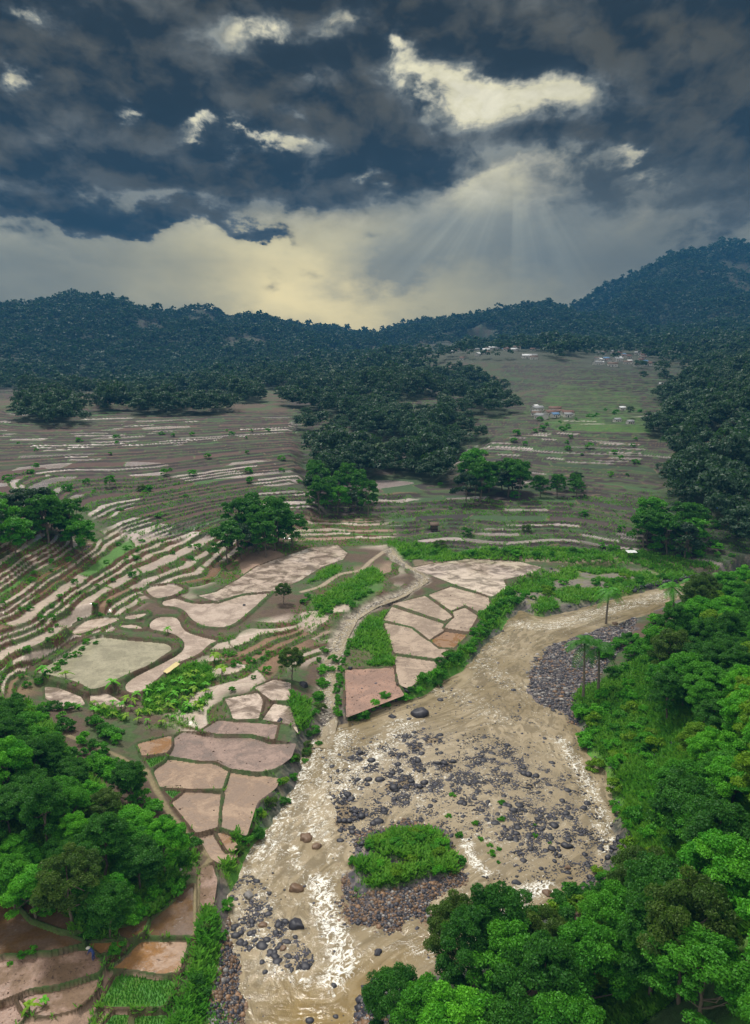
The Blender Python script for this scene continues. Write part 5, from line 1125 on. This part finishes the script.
# clear band under the clouds: cream light in the middle, greyer to the sides
hb = k.rng(E_, ae(375,195)[1], ae(375,255)[1])
gl1 = blob(330, 268, 150, 70, 1.); gl2 = blob(310, 300, 70, 40, .6)
hc = k.mix(k.m('MINIMUM', gl1, 1.), (.38,.38,.28,1), (1.4,1.18,.58,1))
hc = k.mix(k.m('MINIMUM', gl2, 1.), hc, (2.4,1.9,.85,1))
hm = k.m('MULTIPLY', hb, k.rng(Dn, .60, .44))
cloud = k.mix(k.m('MULTIPLY', hm, .8), cloud, k.v('SCALE', hc, k.m('ADD', .30, k.m('ADD', k.m('MULTIPLY', n1, .8), k.m('MULTIPLY', n2, .42)))))
# rain shaft with light breaking through in rays
ao, eo = ae(515, 150)
ang = k.m('ARCTAN2', k.m('SUBTRACT', A_, ao), k.m('SUBTRACT', eo, E_))
ry1 = k.noise(ang, 3.2, 3, .55, dim='1D')
shaft = k.m('MULTIPLY', k.rng(E_, ae(375,170)[1], ae(375,225)[1]), k.m('MINIMUM', k.m('ADD', k.m('ADD', blob(430, 250, 72, 34, 1.0), blob(545, 245, 60, 40, .8)), blob(400, 285, 40, 18, .7)), 1.))
sc_c = k.mix(k.rng(ry1, .36, .68), (.22,.24,.22,1), (.38,.40,.34,1)); sc_c = k.mix(k.m('MULTIPLY', k.rng(n1, .35, .65), .5), sc_c, (.24,.26,.24,1))
cloud = k.mix(k.m('MULTIPLY', shaft, .80), cloud, sc_c)
gr_ = k.m('MINIMUM', k.m('ADD', blob(680, 205, 100, 45, 1.), blob(640, 262, 90, 26, .7)), 1.)
cloud = k.mix(k.m('MULTIPLY', gr_, .5), cloud, (.15,.14,.10,1))
# overhead and behind the viewer: paler even overcast over the clear sky model
over = k.m('MAXIMUM', k.rng(dy, .30, .0), k.rng(dz, .40, .66))
ov = k.mix(.86, k.v('SCALE', sky.outputs[0], .10), k.v('SCALE', k.comb(1.13, 1.09, .98), k.m('ADD', ZEN * .35, k.m('MULTIPLY', k.rng(k.noise(d, 3.2, 5, .6, .4), .42, .66), ZEN * 1.6))))
fin = k.mix(over, cloud, ov)
k.put(bg.inputs['Color'], fin); bg.inputs['Strength'].default_value = 1.0
W.cycles.sampling_method = 'MANUAL'; W.cycles.sample_map_resolution = 512
# air
bm = bmesh.new(); bmesh.ops.create_cube(bm, size=1); me = bpy.data.meshes.new('haze'); bm.to_mesh(me); bm.free()
zlo, zhi = float(Zg.min()) - 1.5, float(max(Zg.max(), H)) + 24
ho = obj('haze', me, None, (0, 1680, (zlo + zhi) / 2)); ho.scale = (5200, 3600, zhi - zlo); tag(ho, 'thin blue valley haze', 'haze', kind='stuff')
hm_ = bpy.data.materials.new('haze'); hm_.use_nodes = True; nt = hm_.node_tree; nt.nodes.remove(nt.nodes['Principled BSDF'])
pv = nt.nodes.new('ShaderNodeVolumePrincipled'); pv.inputs['Color'].default_value = (*HAZE_C, 1); pv.inputs['Density'].default_value = HAZE_D; pv.inputs['Anisotropy'].default_value = 0.
nt.links.new(pv.outputs[0], nt.nodes['Material Output'].inputs['Volume']); me.materials.append(hm_)
SC.view_settings.view_transform = 'Standard'; SC.view_settings.look = 'None'; SC.view_settings.gamma = 1; SC.view_settings.exposure = EXPO
SC.render.engine = 'CYCLES'; SC.cycles.use_denoising = True; SC.cycles.max_bounces = 5; SC.cycles.diffuse_bounces = 3; SC.cycles.transparent_max_bounces = 6; SC.cycles.volume_bounces = 0
SC.cycles.use_adaptive_sampling = False
SC.cycles.sample_clamp_indirect = 6
print('done', round(time.time() - T0, 1), len(bpy.data.objects))
